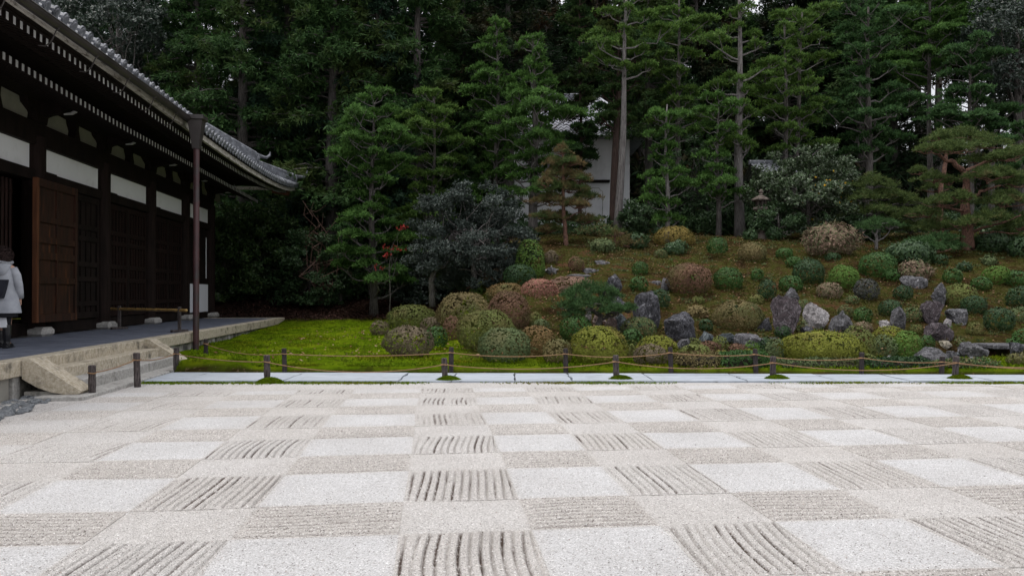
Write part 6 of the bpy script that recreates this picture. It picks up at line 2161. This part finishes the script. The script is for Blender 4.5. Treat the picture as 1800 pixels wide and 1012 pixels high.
# undergrowth on the rising ground at the back
def undergrowth():
    rng = np.random.default_rng(77)
    n = 26000
    X = rng.uniform(-26, 46, n)
    Y = 46 + 30 * rng.random(n) ** 1.3
    Z = terr(X, Y) + rng.random(n) ** 1.5 * (1.2 + 3.0 * (noise2(X * .25, Y * .25, 4) > .0))
    V = tufts(np.stack([X, Y, Z], -1), 4, .55, .2, rng, bias=.6)
    tag(link('undergrowth', leafmesh('undergrowth', V, LM['deep'])), 'dark undergrowth covering the forest floor', 'undergrowth', kind='stuff')
    n = 9000
    X = rng.uniform(-15, 0, n)
    Y = rng.uniform(33.5, 46, n)
    Z = terr(X, Y) + rng.random(n) ** 1.5 * 1.6
    V = tufts(np.stack([X, Y, Z], -1), 5, .2, .09, rng, bias=.6)
    tag(link('undergrowth', leafmesh('undergrowth', V, LM['camdark'])), 'leafy undergrowth on the bank beyond the hall', 'undergrowth', kind='stuff')
    n = 9000
    X = rng.uniform(0, 28, n)
    Y = rng.uniform(33, 46, n)
    ok = ~((np.abs(X - 3.2) < 5.5) & (Y > 37)) | (Y < 36.5)
    X, Y = X[ok], Y[ok]
    Z = terr(X, Y) + rng.random(len(X)) ** 1.5 * .75
    V = tufts(np.stack([X, Y, Z], -1), 5, .2, .09, rng, bias=.6)
    tag(link('undergrowth', leafmesh('undergrowth', V, LM['camdark'])), 'leafy undergrowth behind the crest of the slope', 'undergrowth', kind='stuff')
undergrowth()

# ---- ground cover: moss tufts, litter
def cover():
    rng = np.random.default_rng(31)
    # moss pile on the lawn
    n = 46000
    Y = 14.64 + 16 * rng.random(n) ** 1.8
    X = rng.uniform(-9.0, .6, n)
    keep = (rng.random(n) < moss_w(X, Y)) & (hallframe(X, Y)[0] > -5.78) & (noise2(X * 1.5, Y * 2.6, 70) + .5 * noise2(X * 4, Y * 7, 71) > -.12 + .2 * rng.normal(size=n))
    X, Y = X[keep], Y[keep]
    V = tufts(np.stack([X, Y, terr(X, Y) + .0], -1), 2, .045, .020, rng, bias=.7, flat=(0, 0, 1))
    tag(link('moss', leafmesh('moss', V, LM['moss'])), 'soft green moss pile on the lawn', 'moss', kind='stuff')
    n = 9000
    X = rng.uniform(.5, 13, n)
    Y = gedge(X) + rng.uniform(.05, 2, n)
    V = tufts(np.stack([X, Y, terr(X, Y)], -1), 2, .055, .022, rng, bias=1.3)
    tag(link('moss', leafmesh('moss', V, LM['moss'])), 'moss between the hedges and the clipped shrubs', 'moss', kind='stuff')
    # slope: brown moss and litter
    n = 60000
    Y = 16.5 + 18 * rng.random(n) ** .9
    X = rng.uniform(-3.0, 23, n)
    ok = (rng.random(n) > moss_w(X, Y)) & (rng.random(n) < .45 + .9 * noise2(X * .9, Y * .9, 91))
    X, Y = X[ok], Y[ok]
    Z = terr(X, Y) + .03
    V = tufts(np.stack([X, Y, Z], -1), 2, .06, .03, rng, bias=.5, flat=(0, -.2, 1))
    tag(link('hill_moss', leafmesh('hill_moss', V, LM['hillmoss'])), 'brown and olive moss on the slope', 'moss', kind='stuff')
    n = 26000
    Y = 17.5 + 16 * rng.random(n)
    X = rng.uniform(-2.5, 23, n)
    dens = noise2(X * .8, Y * .8, 55)
    ok = rng.random(n) < np.clip(.25 + .9 * dens, .05, 1)
    X, Y = X[ok], Y[ok]
    C = np.stack([X, Y, terr(X, Y) + .06], -1)
    D = unit(len(C), rng); D[:, 2] *= .25; D = nrm(D)
    V = diamonds(C, D, rng.uniform(.04, .11, len(C)), .035, rng, flat=(0, 0, 1))
    tag(link('fallen_leaves', leafmesh('fallen_leaves', V, LM['litter'])), 'fallen leaves scattered over the slope', 'leaves', kind='stuff')
    n = 1500
    X = rng.uniform(-1.0, 22, n)
    Y = rng.uniform(17.5, 32, n)
    ok = noise2(X * .7, Y * .7, 44) > -.15
    X, Y = X[ok], Y[ok]
    P_ = np.repeat(np.stack([X, Y, terr(X, Y)], -1), 9, 0) + rng.normal(size=(len(X) * 9, 3)) * np.array([.07, .07, .0])
    V = tufts(P_, 3, .075, .022, rng, bias=1.1)
    tag(link('herbs', leafmesh('herbs', V, LM['mixed'])), 'low herbs and grass tufts growing over the slope', 'plants', kind='stuff')
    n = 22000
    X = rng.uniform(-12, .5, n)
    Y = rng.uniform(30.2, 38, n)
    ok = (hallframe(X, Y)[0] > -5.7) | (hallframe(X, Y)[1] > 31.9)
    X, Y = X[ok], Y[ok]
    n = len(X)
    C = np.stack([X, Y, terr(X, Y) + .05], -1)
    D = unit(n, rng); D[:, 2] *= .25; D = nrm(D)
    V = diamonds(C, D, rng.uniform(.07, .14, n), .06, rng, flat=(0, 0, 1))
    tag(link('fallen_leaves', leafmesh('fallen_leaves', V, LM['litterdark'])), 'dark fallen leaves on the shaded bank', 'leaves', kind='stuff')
    n = 500
    X = rng.uniform(-6.2, .2, n)
    Y = 15 + 12 * rng.random(n)
    C = np.stack([X, Y, terr(X, Y) + .06], -1)
    D = unit(n, rng); D[:, 2] *= .25; D = nrm(D)
    V = diamonds(C, D, rng.uniform(.05, .10, n), .04, rng, flat=(0, 0, 1))
    tag(link('fallen_leaves', leafmesh('fallen_leaves', V, LM['litter'])), 'single fallen leaves on the moss lawn', 'leaves', kind='stuff')
    # thin moss line between gravel and path
    n = 26000
    X = rng.uniform(-6.6, 20, n)
    Y = 13.09 - np.abs(rng.normal(size=n)) * .11
    dn = noise2(X * .9, Y * 0, 66) * .7 + .45 + .4 * (X < -4.0) + .25 * (X > 7)
    ok = (rng.random(n) < dn * .8) & (Y > 12.75)
    X, Y = X[ok], Y[ok]
    V = tufts(np.stack([X, Y, X * 0 - .004], -1), 2, .030, .016, rng, bias=.5)
    tag(link('moss', leafmesh('moss', V, LM['moss'])), 'thin line of moss between gravel and path', 'moss', kind='stuff')
    # a few leaves on the gravel
    n = 90
    X = rng.uniform(-5, 9, n); Y = rng.uniform(3, 12.9, n)
    C = np.stack([X, Y, X * 0 + .02], -1)
    D = unit(n, rng); D[:, 2] *= .1; D = nrm(D)
    V = diamonds(C, D, rng.uniform(.012, .03, n), .012, rng, flat=(0, 0, 1))
    tag(link('fallen_leaves', leafmesh('fallen_leaves', V, LM['litterdark'])), 'tiny bits of leaf on the gravel', 'leaves', kind='stuff')
cover()

# ------------------------------------------------------------------ storehouse, shrine, lantern
def storehouse():
    Y = 41.0
    Yd = 6.0
    a, b2 = at(902, 397, Y), at(1107, 397, Y)
    z0 = at(1107, 398, Y).z
    ze = at(1000, 245, Y).z
    root = empty('storehouse', ((a.x + b2.x) / 2, Y + 2, z0), 'white plastered storehouse with grey tiled roof and white door, half hidden by firs', 'storehouse')
    MB().box((a.x, Y, z0 + .02), (b2.x, Y + Yd, ze + .3)).to(root, 'wall', M['plaster2'])
    MB().box((a.x - .1, Y - .08, z0 - 1.2), (b2.x + .1, Y + Yd + .1, z0)).to(root, 'stone_base', M['basestone'])
    d0, d1 = at(1022, 397, Y), at(1070, 397, Y)
    dz = at(1050, 322, Y).z
    dr = MB().box((d0.x, Y - .10, z0 + .1), (d1.x, Y - .003, dz)).to(root, 'door', M['plaster2'])
    MB().box((d0.x + .08, Y - .135, z0 + .18), (d1.x - .24, Y - .103, dz - .1)).to(dr, 'door_leaf', M['plaster2'])
    x0, x1 = d0.x + .2, d1.x - .34
    fr = [(x0, z0 + .4), (x0, dz - .45), (x0 + .12, dz - .40), (x0 + .18, dz - .28), (x1 - .18, dz - .28), (x1 - .12, dz - .40), (x1, dz - .45), (x1, z0 + .4)]
    MB().tube([(p[0], Y - .142, p[1]) for p in fr], .014, 6).to(dr, 'door_molding', M['basestone'])
    MB().box((d0.x - .05, Y - .42, dz + .02), (d1.x + .02, Y - .003, dz + .12)).to(root, 'door_hood', M['wood'])
    s0 = at(1070, 378, Y)
    s1 = at(1100, 378, Y)
    MB().box((s0.x, Y - .10, z0), (s1.x, Y - .004, s0.z)).to(root, 'stone_panel', M['basestone'])
    for k in range(3):
        MB().box((b2.x - .8, Y - .5 - k * .35, z0 - .3 * (k + 1)), (b2.x + .6, Y - .10 - k * .35, z0 - .3 * k - .02), bev=.02).to(root, 'step', M['kerb2'])
    # roof: hipped, with rows of wavy tiles
    e0, e1 = at(880, 240, Y - .9), at(1140, 240, Y - .9)
    zr = at(1000, 176, Y + Yd / 2).z
    ye, yr = Y - .9, Y + Yd / 2
    run = yr - ye
    cx0, cx1 = e0.x, e1.x
    rr0, rr1 = cx0 + run * .55, cx1 - run * .55
    mb = MB()
    rows, per = 13, 40
    V, Q = [], []
    for j in range(rows):
        t0, t1 = j / rows, (j + 1) / rows
        for tt, dz_ in ((t0, .07), (t1, .0)):
            xa = cx0 + (rr0 - cx0) * tt
            xb = cx1 + (rr1 - cx1) * tt
            base = len(V)
            n_ = per * 4
            for i in range(n_ + 1):
                u = i / n_
                x = xa + (xb - xa) * u
                lift = .18 * (abs(u - .5) * 2) ** 4 * (1 - tt)
                wv = .045 * math.cos(x / .29 * 2 * PI)
                V.append((x, ye + run * tt, ze + (zr - ze) * (tt ** 1.08) + dz_ + wv + lift))
            if tt == t1:
                for i in range(n_):
                    Q.append((base - n_ - 1 + i, base - n_ + i, base + i + 1, base + i))
        # the little step at each row's lower edge
        b3 = len(V)
        n_ = per * 4
        for i in range(n_ + 1):
            v = V[b3 - 2 * (n_ + 1) + i]
            V.append((v[0], v[1] + .002, v[2] - .10))
        for i in range(n_):
            Q.append((b3 + i, b3 + i + 1, b3 - 2 * (n_ + 1) + i + 1, b3 - 2 * (n_ + 1) + i))
    tl = MB().raw(V, Q).to(root, 'roof', M['tile2'])
    # side and back slopes
    yb3 = Y + Yd + .9
    P = [(cx0, ye, ze), (cx1, ye, ze), (cx1, yb3, ze), (cx0, yb3, ze), (rr0, yr, zr), (rr1, yr, zr)]
    MB().raw(P, Q=[(2, 3, 4, 5), (0, 1, 2, 3)], T=[(3, 0, 4), (1, 2, 5)]).to(root, 'roof', M['tile'])
    for p, q in (((cx0, ye, ze + .2), (rr0, yr, zr + .05)), ((cx1, ye, ze + .2), (rr1, yr, zr + .05))):
        MB().tube([p, q], .13, 8).to(root, 'ridge_cap', M['tile2'])
    MB().box((rr0 - .2, yr - .14, zr - .1), (rr1 + .2, yr + .14, zr + .35), bev=.04).to(root, 'ridge_cap', M['tile'])
M['plaster2'] = mat('aged_white_plaster', (.76, .77, .80), (.82, .83, .85), 1.2, .9, c3=(.62, .62, .64), s3=1.5, t3=(.56, .8), bmp=(40, .002))
M['tile2'] = mat('silver_grey_tile', (.30, .31, .35), (.52, .53, .58), 6, .35, c3=(.62, .63, .68), s3=8, t3=(.55, .7), spec=.6)
storehouse()

def shrine():
    Y = 32.6
    a, b2 = at(1344, 408, Y), at(1384, 408, Y)
    z0 = at(1380, 410, Y).z
    zt = at(1340, 300, Y).z
    root = empty('small_shrine', ((a.x + b2.x) / 2, Y + .8, z0), 'small dark shrine with tiled gable roof hidden behind the flowering camellia', 'shrine')
    MB().box((a.x - .1, Y - .2, z0 - .5), (b2.x + .1, Y + 2, z0 + .22), bev=.02).to(root, 'stone_base', M['basestone'])
    for x in (a.x + .15, b2.x - .15):
        for y in (Y, Y + 1.6):
            MB().box((x - .06, y - .06, z0 + .2), (x + .06, y + .06, zt)).to(root, 'post', M['woodv'])
    MB().box((a.x + .22, Y + .1, z0 + .2), (b2.x - .22, Y + 1.5, zt - .1)).to(root, 'wall', M['wood'])
    xm = (a.x + b2.x) / 2
    ya, yb3 = Y - .5, Y + 2.1
    zr = at(1345, 282, Y).z
    for s in (-1, 1):
        V = []
        n_ = 24
        for t in np.linspace(0, 1, 7):
            for i in range(n_ + 1):
                x = a.x - .35 + (b2.x - a.x + .7) * i / n_
                y = (Y + .8) + s * 1.35 * (1 - t)
                V.append((x, y, zt - .15 + (zr - zt + .15) * t + .03 * (i % 2)))
        MB().raw(V, [(j * (n_ + 1) + i, j * (n_ + 1) + i + 1, (j + 1) * (n_ + 1) + i + 1, (j + 1) * (n_ + 1) + i) for j in range(6) for i in range(n_)]).to(root, 'roof', M['tile'])
    MB().tube([(a.x - .4, Y + .8, zr + .05), (b2.x + .4, Y + .8, zr + .05)], .11, 8).to(root, 'ridge_cap', M['tile'])
shrine()

def lantern():
    Y = 29.3
    g = at(1338, 418, Y)
    zb = tz(g.x, Y)
    s = 1.0
    root = empty('stone_lantern', (g.x, Y, zb), 'old grey-brown stone lantern standing left of the flowering camellia', 'stone lantern')
    m = mat('lichen_brown_stone', (.045, .036, .032), (.12, .092, .078), 4, .9, c3=(.17, .145, .125), s3=6, bmp=(30, .01))
    c = (g.x, Y, zb)
    H = at(1338, 333, Y).z - zb
    k = H / 2.05
    def L(nm, prof, seg=14, rz=0):
        MB().lathe([(r * k, z * k) for r, z in prof], c, seg, rz=rz).to(root, nm, m)
    L('lantern_base', [(.34, -.1), (.34, .12), (.26, .20), (.22, .24)], 6)
    L('shaft', [(.17, .24), (.155, .6), (.16, .82), (.19, .86), (.155, .90), (.165, 1.12)])
    L('platform', [(.18, 1.12), (.33, 1.22), (.33, 1.30), (.24, 1.33)], 6)
    fb = MB()
    for i in range(6):
        a = i * PI / 3 + PI / 6
        fb.box((c[0] + .17 * k * math.cos(a) - .035, c[1] + .17 * k * math.sin(a) - .035, zb + 1.33 * k), (c[0] + .17 * k * math.cos(a) + .035, c[1] + .17 * k * math.sin(a) + .035, zb + 1.58 * k))
    fb.lathe([(.10 * k, 1.33 * k), (.10 * k, 1.58 * k)], c, 6)
    fb.to(root, 'light_box', m)
    L('lantern_roof', [(.40, 1.58), (.42, 1.62), (.22, 1.74), (.10, 1.80)], 6)
    L('finial', [(.07, 1.80), (.10, 1.84), (.06, 1.88), (.10, 1.94), (.08, 2.0), (.01, 2.07)])
lantern()
print('tris', sum(len(m.loops) - 2 * len(m.polygons) for m in bpy.data.meshes), 'objs', len(bpy.data.objects))
